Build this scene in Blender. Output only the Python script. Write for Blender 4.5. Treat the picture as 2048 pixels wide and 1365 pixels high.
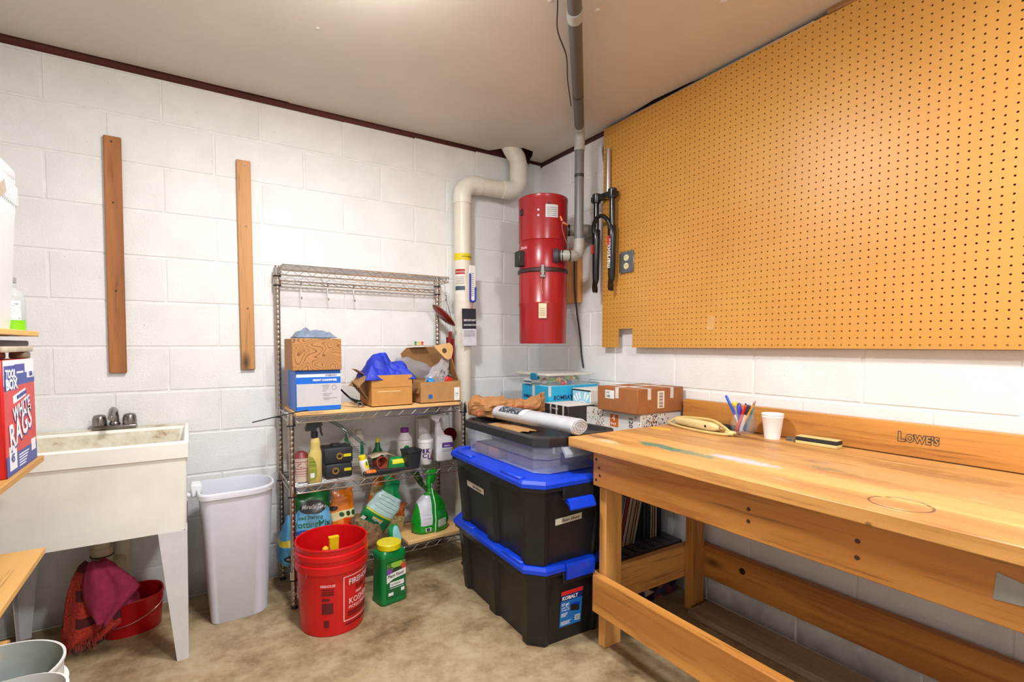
import bpy, bmesh, math, random
from mathutils import Vector, Matrix, noise
from mathutils.bvhtree import BVHTree
R=random.Random(7)
for o in list(bpy.data.objects): bpy.data.objects.remove(o)
S=bpy.context.scene; C=S.collection; PI=math.pi
# ---------------------------------------------------------------- camera
YAW,PIT=0.5556,-0.0437
fw=Vector((math.sin(YAW)*math.cos(PIT),math.cos(YAW)*math.cos(PIT),math.sin(PIT)))
rt=Vector((math.cos(YAW),-math.sin(YAW),0)); upv=rt.cross(fw)
cd=bpy.data.cameras.new('camera'); cam=bpy.data.objects.new('camera',cd); C.objects.link(cam)
cam.matrix_world=Matrix(((rt.x,upv.x,-fw.x,-2.0511),(rt.y,upv.y,-fw.y,-2.7565),(rt.z,upv.z,-fw.z,1.2034),(0,0,0,1)))
cd.sensor_width=36; cd.lens=995.95/2048*36; cd.shift_x=(1024-997.49)/2048; cd.shift_y=(734.08-682.5)/2048; cd.clip_start=.02
S.camera=cam
# ---------------------------------------------------------------- world, lights, exposure
W=bpy.data.worlds.new('world'); S.world=W; W.use_nodes=True
bg=W.node_tree.nodes['Background']; bg.inputs[0].default_value=(.955,.98,1,1); bg.inputs[1].default_value=1.0
S.view_settings.view_transform='Standard'; S.view_settings.look='None'; S.view_settings.exposure=0; S.view_settings.gamma=1
S.view_settings.use_curve_mapping=False
LAMPS=[(-1.60,-1.28,29,12),(-1.15,-2.95,42,15)]  # x, y, watts of the disc, watts of the glow on the ceiling
# ---------------------------------------------------------------- materials
def lin(c):
    return tuple((x/255/12.92 if x/255<=.04045 else ((x/255+.055)/1.055)**2.4) for x in c)+(1,)
MC={}
def nm(name):
    m=bpy.data.materials.new(name); m.use_nodes=True; MC[name]=m
    nt=m.node_tree; return m,nt,nt.nodes,nt.links,nt.nodes['Principled BSDF']
def coord(nt,kind='Object',scale=(1,1,1),rnd=False):
    t=nt.nodes.new('ShaderNodeTexCoord'); mp=nt.nodes.new('ShaderNodeMapping'); mp.inputs['Scale'].default_value=scale
    nt.links.new(t.outputs[kind],mp.inputs[0])
    if rnd:
        oi=nt.nodes.new('ShaderNodeObjectInfo'); mu=nt.nodes.new('ShaderNodeMath'); mu.operation='MULTIPLY'; mu.inputs[1].default_value=37
        nt.links.new(oi.outputs['Random'],mu.inputs[0]); cb=nt.nodes.new('ShaderNodeCombineXYZ')
        for i in range(3): nt.links.new(mu.outputs[0],cb.inputs[i])
        nt.links.new(cb.outputs[0],mp.inputs['Location'])
    return mp.outputs[0]
def noi(nt,vec,scale,detail=4,rough=.55,dist=0):
    n=nt.nodes.new('ShaderNodeTexNoise'); n.inputs['Scale'].default_value=scale; n.inputs['Detail'].default_value=detail
    n.inputs['Roughness'].default_value=rough; n.inputs['Distortion'].default_value=dist; nt.links.new(vec,n.inputs['Vector']); return n.outputs[0]
def ramp(nt,fac,stops):
    r=nt.nodes.new('ShaderNodeValToRGB'); e=r.color_ramp.elements
    while len(e)<len(stops): e.new(.5)
    for i,(p,c) in enumerate(stops): e[i].position=p; e[i].color=c
    nt.links.new(fac,r.inputs[0]); return r.outputs[0]
def mth(nt,op,a,b=None,c=None):
    n=nt.nodes.new('ShaderNodeMath'); n.operation=op
    for i,x in enumerate((a,b,c)):
        if x is None: continue
        if isinstance(x,(int,float)): n.inputs[i].default_value=x
        else: nt.links.new(x,n.inputs[i])
    return n.outputs[0]
def mix(nt,f,a,b):
    n=nt.nodes.new('ShaderNodeMix'); n.data_type='RGBA'
    for i,x in ((0,f),(6,a),(7,b)):
        if isinstance(x,(int,float)): n.inputs[i].default_value=x
        elif isinstance(x,tuple): n.inputs[i].default_value=x
        else: nt.links.new(x,n.inputs[i])
    return n.outputs[2]
def bump(nt,bs,h,strength,dist=.002):
    b=nt.nodes.new('ShaderNodeBump'); b.inputs['Strength'].default_value=strength; b.inputs['Distance'].default_value=dist
    nt.links.new(h,b.inputs['Height']); nt.links.new(b.outputs[0],bs.inputs['Normal'])
def P(name,c=(200,200,200),rough=.5,metal=0,var=.06,nscale=25,bmp=0,bscale=80,spec=.5,alpha=1,trans=0,emit=0):
    if name in MC: return MC[name]
    m,nt,N,L,b=nm(name); col=lin(c)
    b.inputs['Roughness'].default_value=rough; b.inputs['Metallic'].default_value=metal; b.inputs['Specular IOR Level'].default_value=spec
    b.inputs['Alpha'].default_value=alpha; b.inputs['Transmission Weight'].default_value=trans
    if var:
        v=coord(nt,rnd=True); n=noi(nt,v,nscale)
        dk=tuple(x*(1-var*2) for x in col[:3])+(1,); lt=tuple(min(1,x*(1+var)) for x in col[:3])+(1,)
        L.new(ramp(nt,n,[(.3,dk),(.7,lt)]),b.inputs['Base Color'])
    else: b.inputs['Base Color'].default_value=col
    if bmp: bump(nt,b,noi(nt,coord(nt),bscale,3),bmp)
    if emit: b.inputs['Emission Color'].default_value=col; b.inputs['Emission Strength'].default_value=emit
    return m
def wood(name,c,dark,axis='y',rough=.5,knots=True,stains=(),gs=1.0):
    if name in MC: return MC[name]
    m,nt,N,L,b=nm(name); s={'x':(.9,14,14),'y':(14,.9,14),'z':(14,14,.9)}[axis]; s=tuple(x*gs for x in s)
    v=coord(nt,scale=s,rnd=True); n1=noi(nt,v,1.6,6,.6,1.2); n2=noi(nt,v,9,4,.7)
    f=mth(nt,'ADD',mth(nt,'MULTIPLY',n1,.75),mth(nt,'MULTIPLY',n2,.25))
    lt=tuple(min(1,x*1.13) for x in lin(c)[:3])+(1,)
    col=ramp(nt,f,[(.33,lin(dark)),(.47,lin(c)),(.68,lt)])
    sb={'x':(.35,3,3),'y':(3,.35,3),'z':(3,3,.35)}[axis]; n4=noi(nt,coord(nt,scale=sb,rnd=True),1.5,3,.5)
    col=mix(nt,ramp(nt,n4,[(.42,(0,0,0,1)),(.72,(.75,.75,.75,1))]),col,tuple(min(1,x*1.35+.03) for x in lin(c)[:3])+(1,))
    col=mix(nt,ramp(nt,n4,[(.30,(.8,.8,.8,1)),(.50,(0,0,0,1))]),col,lin(dark))
    sf={'x':(2.2,40,40),'y':(40,2.2,40),'z':(40,40,2.2)}[axis]; n5=noi(nt,coord(nt,scale=sf,rnd=True),1.3,3,.6)
    col=mix(nt,ramp(nt,n5,[(.61,(0,0,0,1)),(.71,(.55,.55,.55,1))]),col,tuple(x*.45 for x in lin(dark)[:3])+(1,))
    if knots:
        s2={'x':(1.6,4,4),'y':(4,1.6,4),'z':(4,4,1.6)}[axis]
        vo=N.new('ShaderNodeTexVoronoi'); vo.inputs['Scale'].default_value=1.15; L.new(coord(nt,scale=s2,rnd=True),vo.inputs['Vector'])
        k=ramp(nt,vo.outputs['Distance'],[(.0,(1,1,1,1)),(.045,(.7,.7,.7,1)),(.12,(0,0,0,1))])
        col=mix(nt,k,col,tuple(x*.22 for x in lin(dark)[:3])+(1,))
    if stains:
        vd=N.new('ShaderNodeTexVoronoi'); vd.inputs['Scale'].default_value=11; L.new(coord(nt,scale=(1.6,.8,1)),vd.inputs['Vector'])
        col=mix(nt,ramp(nt,vd.outputs['Distance'],[(.0,(.85,.85,.85,1)),(.05,(.6,.6,.6,1)),(.085,(0,0,0,1))]),col,lin((74,44,24)))
        wv=noi(nt,coord(nt,scale=(9,2.5,1)),2.2,5,.7); col=mix(nt,ramp(nt,wv,[(.58,(0,0,0,1)),(.72,(.65,.65,.65,1))]),col,lin((226,188,138)))
        pv=coord(nt); sx=N.new('ShaderNodeSeparateXYZ'); L.new(pv,sx.inputs[0]); dn=mth(nt,'SUBTRACT',noi(nt,pv,16,5,.7),.5); d2=noi(nt,pv,90,3)
        for (cx,cy,rx,ry,cc,op,ring) in stains:
            a=mth(nt,'POWER',mth(nt,'DIVIDE',mth(nt,'SUBTRACT',sx.outputs[0],cx),rx),2); 
            a=mth(nt,'ABSOLUTE',a); bb=mth(nt,'MULTIPLY',mth(nt,'DIVIDE',mth(nt,'SUBTRACT',sx.outputs[1],cy),ry),mth(nt,'DIVIDE',mth(nt,'SUBTRACT',sx.outputs[1],cy),ry))
            a=mth(nt,'MULTIPLY',mth(nt,'DIVIDE',mth(nt,'SUBTRACT',sx.outputs[0],cx),rx),mth(nt,'DIVIDE',mth(nt,'SUBTRACT',sx.outputs[0],cx),rx))
            r=mth(nt,'SQRT',mth(nt,'ADD',a,bb))
            if ring: k=mth(nt,'COMPARE',mth(nt,'ADD',r,mth(nt,'MULTIPLY',dn,.05)),1.0,.05)
            else:
                rr_=mth(nt,'ADD',r,mth(nt,'MULTIPLY',dn,2.4)); k=ramp(nt,rr_,[(.55,(1,1,1,1)),(1.0,(0,0,0,1))])
            col=mix(nt,mth(nt,'MULTIPLY',mth(nt,'MULTIPLY',k,op),mth(nt,'ADD',.45,d2)),col,lin(cc))
    oi=N.new('ShaderNodeObjectInfo'); hv=N.new('ShaderNodeHueSaturation'); L.new(col,hv.inputs['Color']); L.new(mth(nt,'ADD',.80 if stains else .95,mth(nt,'MULTIPLY',oi.outputs['Random'],.3 if stains else .12)),hv.inputs['Value'])
    L.new(hv.outputs[0],b.inputs['Base Color']); b.inputs['Roughness'].default_value=rough; bump(nt,b,f,.25,.001)
    return m
def pm(name,base,shapes,ax=(0,2),rough=.4,bmp=0,wob=0):
    """flat print: coloured rectangles 'r'(u0,u1,v0,v1,col) and ellipses 'e'(cu,cv,ru,rv,col) in the object's own coordinates"""
    m,nt,N,L,b=nm(name); v=coord(nt); s=N.new('ShaderNodeSeparateXYZ')
    L.new(v,s.inputs[0]); u_,v_=s.outputs[ax[0]],s.outputs[ax[1]]
    if wob:
        q=mth(nt,'MULTIPLY',mth(nt,'SUBTRACT',noi(nt,v,9,2),.5),wob); u_=mth(nt,'ADD',u_,q); v_=mth(nt,'ADD',v_,q)
    col=lin(base)
    for sh in shapes:
        t,a,b_,c,d,cc=sh
        if t=='r': k=mth(nt,'MULTIPLY',mth(nt,'COMPARE',u_,(a+b_)/2,abs(b_-a)/2),mth(nt,'COMPARE',v_,(c+d)/2,abs(d-c)/2))
        elif t=='e':
            x=mth(nt,'DIVIDE',mth(nt,'SUBTRACT',u_,a),c); y=mth(nt,'DIVIDE',mth(nt,'SUBTRACT',v_,b_),d)
            k=mth(nt,'LESS_THAN',mth(nt,'ADD',mth(nt,'MULTIPLY',x,x),mth(nt,'MULTIPLY',y,y)),1)
        elif t=='g':   # speckle inside rect
            n=noi(nt,v,130,2); k=mth(nt,'MULTIPLY',mth(nt,'MULTIPLY',mth(nt,'COMPARE',u_,(a+b_)/2,abs(b_-a)/2),mth(nt,'COMPARE',v_,(c+d)/2,abs(d-c)/2)),mth(nt,'GREATER_THAN',n,.6))
        col=mix(nt,k,col,lin(cc))
    if isinstance(col,tuple): b.inputs['Base Color'].default_value=col
    else: L.new(col,b.inputs['Base Color'])
    b.inputs['Roughness'].default_value=rough
    if bmp: bump(nt,b,noi(nt,v,40,3),bmp,.004)
    return m
def clear(name,c=(230,235,240),a=.25,rough=.08,wavy=True):
    if name in MC: return MC[name]
    m,nt,N,L,b=nm(name); b.inputs['Base Color'].default_value=lin(c); b.inputs['Roughness'].default_value=rough; b.inputs['Alpha'].default_value=a
    
    if wavy: bump(nt,b,noi(nt,coord(nt),18,3),.15,.003)
    return m
# ---------------------------------------------------------------- mesh builder
class M:
    def __init__(s): s.v=[]; s.f=[]
    def add(s,vs,fs):
        o=len(s.v); s.v+=[tuple(v) for v in vs]; s.f+=[tuple(i+o for i in f) for f in fs]; return s
    def box(s,x0,x1,y0,y1,z0,z1,mx=None):
        vs=[Vector((x,y,z)) for z in (z0,z1) for y in (y0,y1) for x in (x0,x1)]
        if mx: vs=[mx@v for v in vs]
        return s.add(vs,[(0,2,3,1),(4,5,7,6),(0,1,5,4),(2,6,7,3),(0,4,6,2),(1,3,7,5)])
    def rbox(s,x0,x1,y0,y1,z0,z1,b=.004,mx=None,seg=1):
        bm=bmesh.new(); bmesh.ops.create_cube(bm,size=1)
        for v in bm.verts: v.co=((x0+x1)/2+v.co.x*(x1-x0),(y0+y1)/2+v.co.y*(y1-y0),(z0+z1)/2+v.co.z*(z1-z0))
        bmesh.ops.bevel(bm,geom=list(bm.edges),offset=b,segments=seg,affect='EDGES',profile=.5)
        bm.verts.index_update(); vs=[(mx@v.co if mx else v.co.copy()) for v in bm.verts]; fs=[[q.index for q in f.verts] for f in bm.faces]; bm.free(); return s.add(vs,fs)
    def loft(s,rings,c0=True,c1=True,closed=True):
        n=len(rings[0]); o=len(s.v); fs=[]
        for i in range(len(rings)-1):
            for j in range(n if closed else n-1):
                k=(j+1)%n; fs.append((i*n+j,i*n+k,(i+1)*n+k,(i+1)*n+j))
        if c0: fs.append(tuple(reversed(range(n))))
        if c1: fs.append(tuple((len(rings)-1)*n+j for j in range(n)))
        return s.add([p for r in rings for p in r],fs)
    def tube(s,pts,r,seg=8,closed=False,caps=True):
        pts=[Vector(p) for p in pts]; n=len(pts); rs=r if isinstance(r,(list,tuple)) else [r]*n
        T=[]
        for i in range(n):
            a=pts[(i-1)%n] if (closed or i>0) else pts[i]; b=pts[(i+1)%n] if (closed or i<n-1) else pts[i]
            t=(b-a); T.append(t.normalized() if t.length>1e-9 else Vector((0,0,1)))
        N=T[0].orthogonal().normalized(); rings=[]
        for i in range(n):
            N=(N-T[i]*N.dot(T[i])); N=N.normalized() if N.length>1e-6 else T[i].orthogonal().normalized()
            B=T[i].cross(N); rings.append([pts[i]+(N*math.cos(2*PI*j/seg)+B*math.sin(2*PI*j/seg))*rs[i] for j in range(seg)])
        if closed: rings.append(rings[0]); caps=False
        return s.loft(rings,caps,caps)
    def cyl(s,p0,p1,r0,r1=None,seg=16): return s.tube([p0,p1],[r0,r0 if r1 is None else r1],seg)
    def lathe(s,prof,seg=32,cx=0,cy=0,mx=None,c0=True,c1=True,sy=1):
        rg=[[Vector((cx+r*math.cos(2*PI*j/seg),cy+sy*r*math.sin(2*PI*j/seg),z)) for j in range(seg)] for r,z in prof]
        if mx: rg=[[mx@p for p in r] for r in rg]
        return s.loft(rg,c0,c1)
    def prism(s,poly,z0,z1,mx=None):
        rg=[[Vector((x,y,z)) for x,y in poly] for z in (z0,z1)]
        if mx: rg=[[mx@p for p in r] for r in rg]
        return s.loft(rg)
    def grid(s,rows,closed=False): return s.loft(rows,False,False,closed)
def rr(w,d,r,n=4,cx=0,cy=0,z=0):
    r=min(r,w/2-1e-4,d/2-1e-4); out=[]
    for (sx,sy,a) in ((1,1,0),(-1,1,PI/2),(-1,-1,PI),(1,-1,1.5*PI)):
        for i in range(n+1):
            t=a+i*PI/2/n; out.append(Vector((cx+sx*(w/2-r)+r*math.cos(t),cy+sy*(d/2-r)+r*math.sin(t),z)))
    return out
def obj(name,m,mat,parent=None,smooth=38,weld=True):
    me=bpy.data.meshes.new(name); me.from_pydata([tuple(v) for v in m.v],[],m.f)
    if weld:
        bm=bmesh.new(); bm.from_mesh(me); bmesh.ops.remove_doubles(bm,verts=bm.verts,dist=1e-5); bmesh.ops.recalc_face_normals(bm,faces=bm.faces); bm.to_mesh(me); bm.free()
    me.materials.append(mat)
    if smooth: me.shade_smooth(); me.set_sharp_from_angle(angle=math.radians(smooth))
    o=bpy.data.objects.new(name,me); C.objects.link(o)
    if parent: o.parent=parent
    return o
def tag(o,label,cat,group=None):
    o['label']=label; o['category']=cat
    if group: o['group']=group
    return o
def thing(name,label,cat,loc=(0,0,0),rz=0,group=None,rot=None):
    o=bpy.data.objects.new(name,None); C.objects.link(o); o.location=loc; o.rotation_euler=rot or (0,0,rz); o.empty_display_size=.05
    return tag(o,label,cat,group)
def struct(name,m,mat,parent=None,smooth=0):
    o=obj(name,m,mat,parent,smooth)
    if not parent: o['kind']='structure'
    return o
def frm(o,face):
    u={'-y':(1,0,0),'+y':(-1,0,0),'-x':(0,-1,0),'+x':(0,1,0),'+z':(1,0,0),'-z':(1,0,0)}[face]; v=(0,1,0) if face in('+z',) else (0,0,1)
    if face=='-z': v=(0,-1,0)
    u=Vector(u); v=Vector(v); n=u.cross(v); o=Vector(o)
    return Matrix(((u.x,v.x,n.x,o.x),(u.y,v.y,n.y,o.y),(u.z,v.z,n.z,o.z),(0,0,0,1)))
def panel(parent,name,mx,u0,u1,v0,v1,mat,t=.0006):
    m=M(); m.box(u0,u1,v0,v1,-.0002,t,mx); return obj(name,m,mat,parent,0)
def textmesh(s,size,bold=0,shear=0,sx=1,align='LEFT',sp=1,outline=0):
    cu=bpy.data.curves.new('t','FONT'); cu.body=s; cu.size=size; cu.offset=bold; cu.shear=shear; cu.align_x=align; cu.resolution_u=2; cu.space_character=sp; cu.extrude=.00025
    if outline: cu.fill_mode='NONE'; cu.extrude=0; cu.bevel_depth=outline; cu.bevel_resolution=0
    ob=bpy.data.objects.new('t',cu); me=bpy.data.meshes.new_from_object(ob); bpy.data.objects.remove(ob); bpy.data.curves.remove(cu)
    for v in me.vertices: v.co.x*=sx
    return me
def text(parent,s,size,mx,uv,mat,bold=0,shear=0,sx=1,align='LEFT',off=.0011,rot=0,cyl=None,proj=None,name='lettering',sp=1,outline=0):
    me=textmesh(s,size,bold,shear,sx,align,sp,outline); c,sn=math.cos(rot),math.sin(rot)
    bv=None
    if proj:
        pmsh=proj.data; bv=BVHTree.FromPolygons([v.co.copy() for v in pmsh.vertices],[tuple(p.vertices) for p in pmsh.polygons])
    for v in me.vertices:
        x,y,z=v.co; u=uv[0]+x*c-y*sn; w=uv[1]+x*sn+y*c
        if cyl: r=cyl(w)+off+z; v.co=(r*math.sin(u),-r*math.cos(u),w) if False else (r*math.sin(u/cyl(w)),-r*math.cos(u/cyl(w)),w)
        elif bv:
            p=mx@Vector((u,w,.3)); d=(mx.to_3x3()@Vector((0,0,-1))); h=bv.ray_cast(p,d)
            v.co=(h[0]-d*(off+z)) if h[0] else mx@Vector((u,w,off+z))
        else: v.co=mx@Vector((u,w,off+z))
    me.materials.clear(); me.materials.append(mat); me.name=name
    o=bpy.data.objects.new(name,me); C.objects.link(o); o.parent=parent; return o
def bez(p,n=10):
    p=[Vector(q) for q in p]; out=[]; q=[p[0]]+p+[p[-1]]
    for i in range(1,len(q)-2):
        for k in range(n):
            t=k/n; a,b,c,d=q[i-1],q[i],q[i+1],q[i+2]
            out.append(.5*((2*b)+(c-a)*t+(2*a-5*b+4*c-d)*t*t+(3*b-a-3*c+d)*t**3))
    return out+[p[-1]]
def fn(x,y,z,s): return noise.noise(Vector((x*s,y*s,z*s)))
# common materials
white_txt=P('white_print',(240,240,240),.5,var=0); black_txt=P('black_print',(25,25,28),.5,var=0); grey_txt=P('grey_print',(120,120,125),.5,var=0)
label_w=P('white_label',(232,232,230),.5,var=.02); chrome=P('chrome',(190,188,184),.22,1,var=.04); dkmetal=P('dark_metal',(70,68,66),.4,1)
blackp=P('black_plastic',(24,24,26),.38,var=.1); cardb=P('cardboard',(176,132,82),.8,var=.05,bmp=.1,bscale=60); cardb2=P('cardboard_inside',(134,96,56),.85)
brownb=P('brown_cardboard',(158,98,52),.75,var=.05); kraft=P('kraft_paper',(172,120,72),.75,var=.08,bmp=.5,bscale=22)
whitep=P('white_plastic',(232,233,236),.35,var=.02)
# ================================================================ SETTING
BL,CH,Z11=.4064,.2032,.178
def zh(k): return Z11+(11-k)*CH
CEIL=2.43; WT=2.40
# painted block material
def block_mat():
    m,nt,N,L,b=nm('painted_block'); v=coord(nt,'Object',rnd=True); n1=noi(nt,v,7,3); n2=noi(nt,v,140,5,.7); n3=noi(nt,v,3,2)
    col=ramp(nt,n1,[(.3,lin((228,228,227))),(.7,lin((238,238,237)))])
    vo=N.new('ShaderNodeTexVoronoi'); vo.inputs['Scale'].default_value=13; L.new(v,vo.inputs['Vector'])
    pit=ramp(nt,vo.outputs['Distance'],[(.0,(1,1,1,1)),(.06,(0,0,0,1))])
    h=mth(nt,'SUBTRACT',n2,mth(nt,'MULTIPLY',pit,.6)); col=mix(nt,mth(nt,'MULTIPLY',pit,.35),col,lin((150,145,140)))
    oi=N.new('ShaderNodeNewGeometry'); sp=N.new('ShaderNodeSeparateXYZ'); L.new(oi.outputs['Position'],sp.inputs[0])
    # grime splashed along the foot of the wall
    g=mth(nt,'MULTIPLY',ramp(nt,mth(nt,'ADD',sp.outputs[2],mth(nt,'MULTIPLY',noi(nt,v,14,4),.12)),[(.05,(1,1,1,1)),(.19,(0,0,0,1))]),.75)
    col=mix(nt,g,col,lin((120,112,100)))
    L.new(col,b.inputs['Base Color']); b.inputs['Roughness'].default_value=.55; bump(nt,b,h,.9,.003); return m
blk=block_mat(); mortar=P('painted_mortar',(230,230,229),.6,var=.05,bmp=.3,bscale=120)
BM={}
def block_mesh(w,h):
    k=(round(w,3),round(h,3))
    if k not in BM:
        m=M(); m.rbox(-w/2,w/2,-.0,.05,-h/2,h/2,.0035); me=bpy.data.meshes.new('block'); me.from_pydata([tuple(v) for v in m.v],[],m.f); me.materials.append(blk); BM[k]=me
    return BM[k]
def wall_blocks(wall,fn_,L_,off,z_top):
    g=.007
    for row in range(12):
        z1=zh(row) if row>0 else None; z0=zh(row+1) if row<11 else 0
        o=off[row%2]; e=[0]; p=o
        while p<L_: e.append(p); p+=BL
        e.append(L_)
        for a,b in zip(e,e[1:]):
            if b-a<.03: continue
            zt=z1 if row>0 else z_top((a+b)/2)
            ob=bpy.data.objects.new('block',block_mesh(b-a-g,zt-z0-g)); C.objects.link(ob); ob.parent=wall
            fn_(ob,(a+b)/2,(z0+zt)/2)
m=M(); m.box(-2.95,.25,.003,.25,0,WT); wb=struct('wall_back',m,mortar)
def pb(o,u,z): o.location=(-u,0,z)
wall_blocks(wb,pb,2.75,(.1039,.3056),lambda u:2.416-.0085*min(u,2.6)+.0015*math.sin(u*9))
m=M(); m.box(.003,.25,-5.2,.003,0,WT); wr=struct('wall_right',m,mortar)
def pr(o,u,z): o.location=(0,-u,z); o.rotation_euler=(0,0,-PI/2)
wall_blocks(wr,pr,3.9,(.3036,.0965),lambda u:2.409)
m=M(); m.box(-2.95,-2.78,-5.2,0,0,CEIL); struct('wall_left',m,blk)
# floor
def floor_mat():
    m,nt,N,L,b=nm('stained_concrete'); v=coord(nt); n1=noi(nt,v,2.3,8,.68,.0); n2=noi(nt,v,11,8,.75,.0); n3=noi(nt,v,70,4,.7)
    f=mth(nt,'ADD',mth(nt,'MULTIPLY',n1,.55),mth(nt,'MULTIPLY',n2,.45))
    col=ramp(nt,f,[(.36,lin((92,74,50))),(.45,lin((140,118,86))),(.54,lin((172,152,118))),(.66,lin((192,176,146)))])
    sp=ramp(nt,n3,[(.66,(0,0,0,1)),(.74,(1,1,1,1))]); col=mix(nt,mth(nt,'MULTIPLY',sp,.35),col,lin((120,100,76)))
    L.new(col,b.inputs['Base Color']); b.inputs['Roughness'].default_value=.5; bump(nt,b,mth(nt,'ADD',n2,n3),.12,.002); return m
m=M(); m.box(-2.95,.25,-5.2,.25,-.1,0); struct('floor',m,floor_mat())
# ceiling with a broken-out notch round the white pipe
def ceil_mat():
    m,nt,N,L,b=nm('ceiling_paint'); v=coord(nt); n=noi(nt,v,2.2,3); n2=noi(nt,v,60,3)
    L.new(ramp(nt,n,[(.3,lin((204,194,181))),(.7,lin((214,204,191)))]),b.inputs['Base Color']); b.inputs['Roughness'].default_value=.42; bump(nt,b,n2,.08,.001); return m
poly=[(-2.95,-.012),(-1.9,-.010),(-1.6,-.012),(-1.59,-.004),(-.42,-.006),(-.385,-.05),(-.33,-.13),(-.25,-.155),(-.17,-.14),(-.115,-.05),(-.10,-.006),(-.006,-.006),(-.006,-.75),(-.03,-.82),(-.05,-1.0),(-.035,-1.2),(-.012,-1.3),(-.012,-5.2),(-2.95,-5.2)]
m=M(); m.prism(poly,CEIL,CEIL+.012); struct('ceiling',m,ceil_mat())
redw=wood('sill_wood',(84,34,26),(44,18,14),'x',.8,knots=False)
m=M(); m.box(-2.95,.25,.012,.2,WT-.003,WT+.3); struct('trim_1',m,redw)
m=M(); m.box(.012,.2,-5.2,.012,WT-.003,WT+.3); struct('trim_2',m,wood('sill_wood_side',(70,38,26),(34,18,14),'y',.8,knots=False))
m=M(); m.box(-2.95,.25,-5.2,.25,WT+.3,WT+.34); struct('light_block_slab',m,P('light_block_dark',(60,44,32),.9))  # unseen slab added over the joist space to keep world light out
m=M()
for (x,y,r) in ((-1.42,-1.26,.012),(-1.05,-1.66,.02),(-.93,-1.3,.009),(-.75,-1.35,.01),(-.4,-1.62,.013),(-1.6,-.7,.008)): m.lathe([(r,0),(r*.9,-.0025),(r*.4,-.004)],14,x,y,Matrix.Translation((0,0,CEIL+.0005)))
o=obj('screw_bump',m,P('ceiling_patch',(214,206,196),.5),bpy.data.objects['ceiling'])
# ---- bulbs: porcelain holder + glowing bulb (both just outside the frame)
for i,(x,y,w,g) in enumerate(LAMPS):
    t=thing('ceiling_lamp',['round white flush ceiling lamp nearest the wire rack','round white flush ceiling lamp nearest the viewer'][i],'lamp',(x,y,CEIL))
    m=M(); m.lathe([(.17,0),(.172,-.004),(.172,-.03),(.16,-.036),(.15,-.036)],40,c1=False); obj('rim',m,whitep,t)
    m=M(); m.lathe([(.15,-.034),(.11,-.042),(.05,-.046),(.001,-.047)],40,c0=False); obj('diffuser',m,P('lamp_glow',(255,250,242),.3,var=0,emit=3),t)
    for kind,en,z in (('AREA',w,-.056),('POINT',g,-.13)):
        l=bpy.data.lights.new('lamp_light',kind); l.energy=en; l.color=(.985,.99,1); lo=bpy.data.objects.new('lamp_light',l); C.objects.link(lo); lo.parent=t; lo.location=(0,0,z)
        if kind=='AREA': l.shape='DISK'; l.size=.28
        else: l.shadow_soft_size=.06
# ================================================================ LONG BOARDS ON BACK WALL
wb1=wood('board_brown',(158,100,50),(104,58,26),'z',.6,gs=1.5); wb2=wood('board_oak',(172,122,68),(112,70,34),'z',.6,gs=1.8)
t=thing('wall_board','dark brown vertical board screwed to the back wall above the sink','board',(-2.32,0,1.08))
m=M(); m.rbox(-.031,.031,-.02,0,0,1.024,.003,Matrix.Rotation(.006,4,'Y')); obj('plank',m,wb1,t)
m=M(); [m.cyl((.003,-.0205,z),(.003,-.0195,z),.004,None,10) for z in (1.0,.74,.36)]; obj('screw',m,dkmetal,t)
t=thing('wall_board','oak vertical board with dark streaks, on the wall left of the wire rack','board',(-1.806,0,1.082))
m=M(); m.rbox(-.031,.031,-.02,0,0,1.017,.003,Matrix.Rotation(-.002,4,'Y')); obj('plank',m,wb2,t)
m=M(); [m.cyl((.003,-.0205,z),(.003,-.0195,z),.004,None,10) for z in (.99,.7,.3)]; obj('screw',m,dkmetal,t)
# ================================================================ PEGBOARD with real holes
PY0,PZ0,NC,NR,PX=-.645,1.19,96,48,-.045; G=.0254
def cut(c,r): return (5<=c<9 and (r<4 or 16<=r<20))
def peg():
    v=[];f=[];h=G/2; r=.0033; ring=[(math.cos(PI/4*i),math.sin(PI/4*i)) for i in range(8)]
    sq=[(1,0),(1,1),(0,1),(-1,1),(-1,0),(-1,-1),(0,-1),(1,-1)]
    for c in range(NC):
        for q in range(NR):
            if cut(c,q): continue
            cy=PY0-G*(c+.5); cz=PZ0+G*(q+.5); o=len(v)
            v+=[(PX,cy+h*a,cz+h*b) for a,b in sq]+[(PX,cy+r*a,cz+r*b) for a,b in ring]+[(PX+.006,cy+r*a,cz+r*b) for a,b in ring]+[(PX+.006,cy+h*a,cz+h*b) for a,b in sq]
            for i in range(8):
                j=(i+1)%8; f+= [(o+j,o+i,o+8+i,o+8+j),(o+8+j,o+8+i,o+16+i,o+16+j),(o+24+i,o+24+j,o+16+j,o+16+i)]
            for a,b,sides in ((1,0,((c==0),(7,0,1))),(0,1,((q==NR-1) or cut(c,q+1),(1,2,3))),(-1,0,((c==NC-1) or cut(c+1,q),(3,4,5))),(0,-1,((q==0) or cut(c,q-1),(5,6,7)))):
                if sides[0] or (a==1 and cut(c-1,q)):
                    s=sides[1]
                    for i,j in zip(s,s[1:]): f.append((o+i,o+j,o+24+j,o+24+i))
    m=M(); m.v=v; m.f=f; return m
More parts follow.
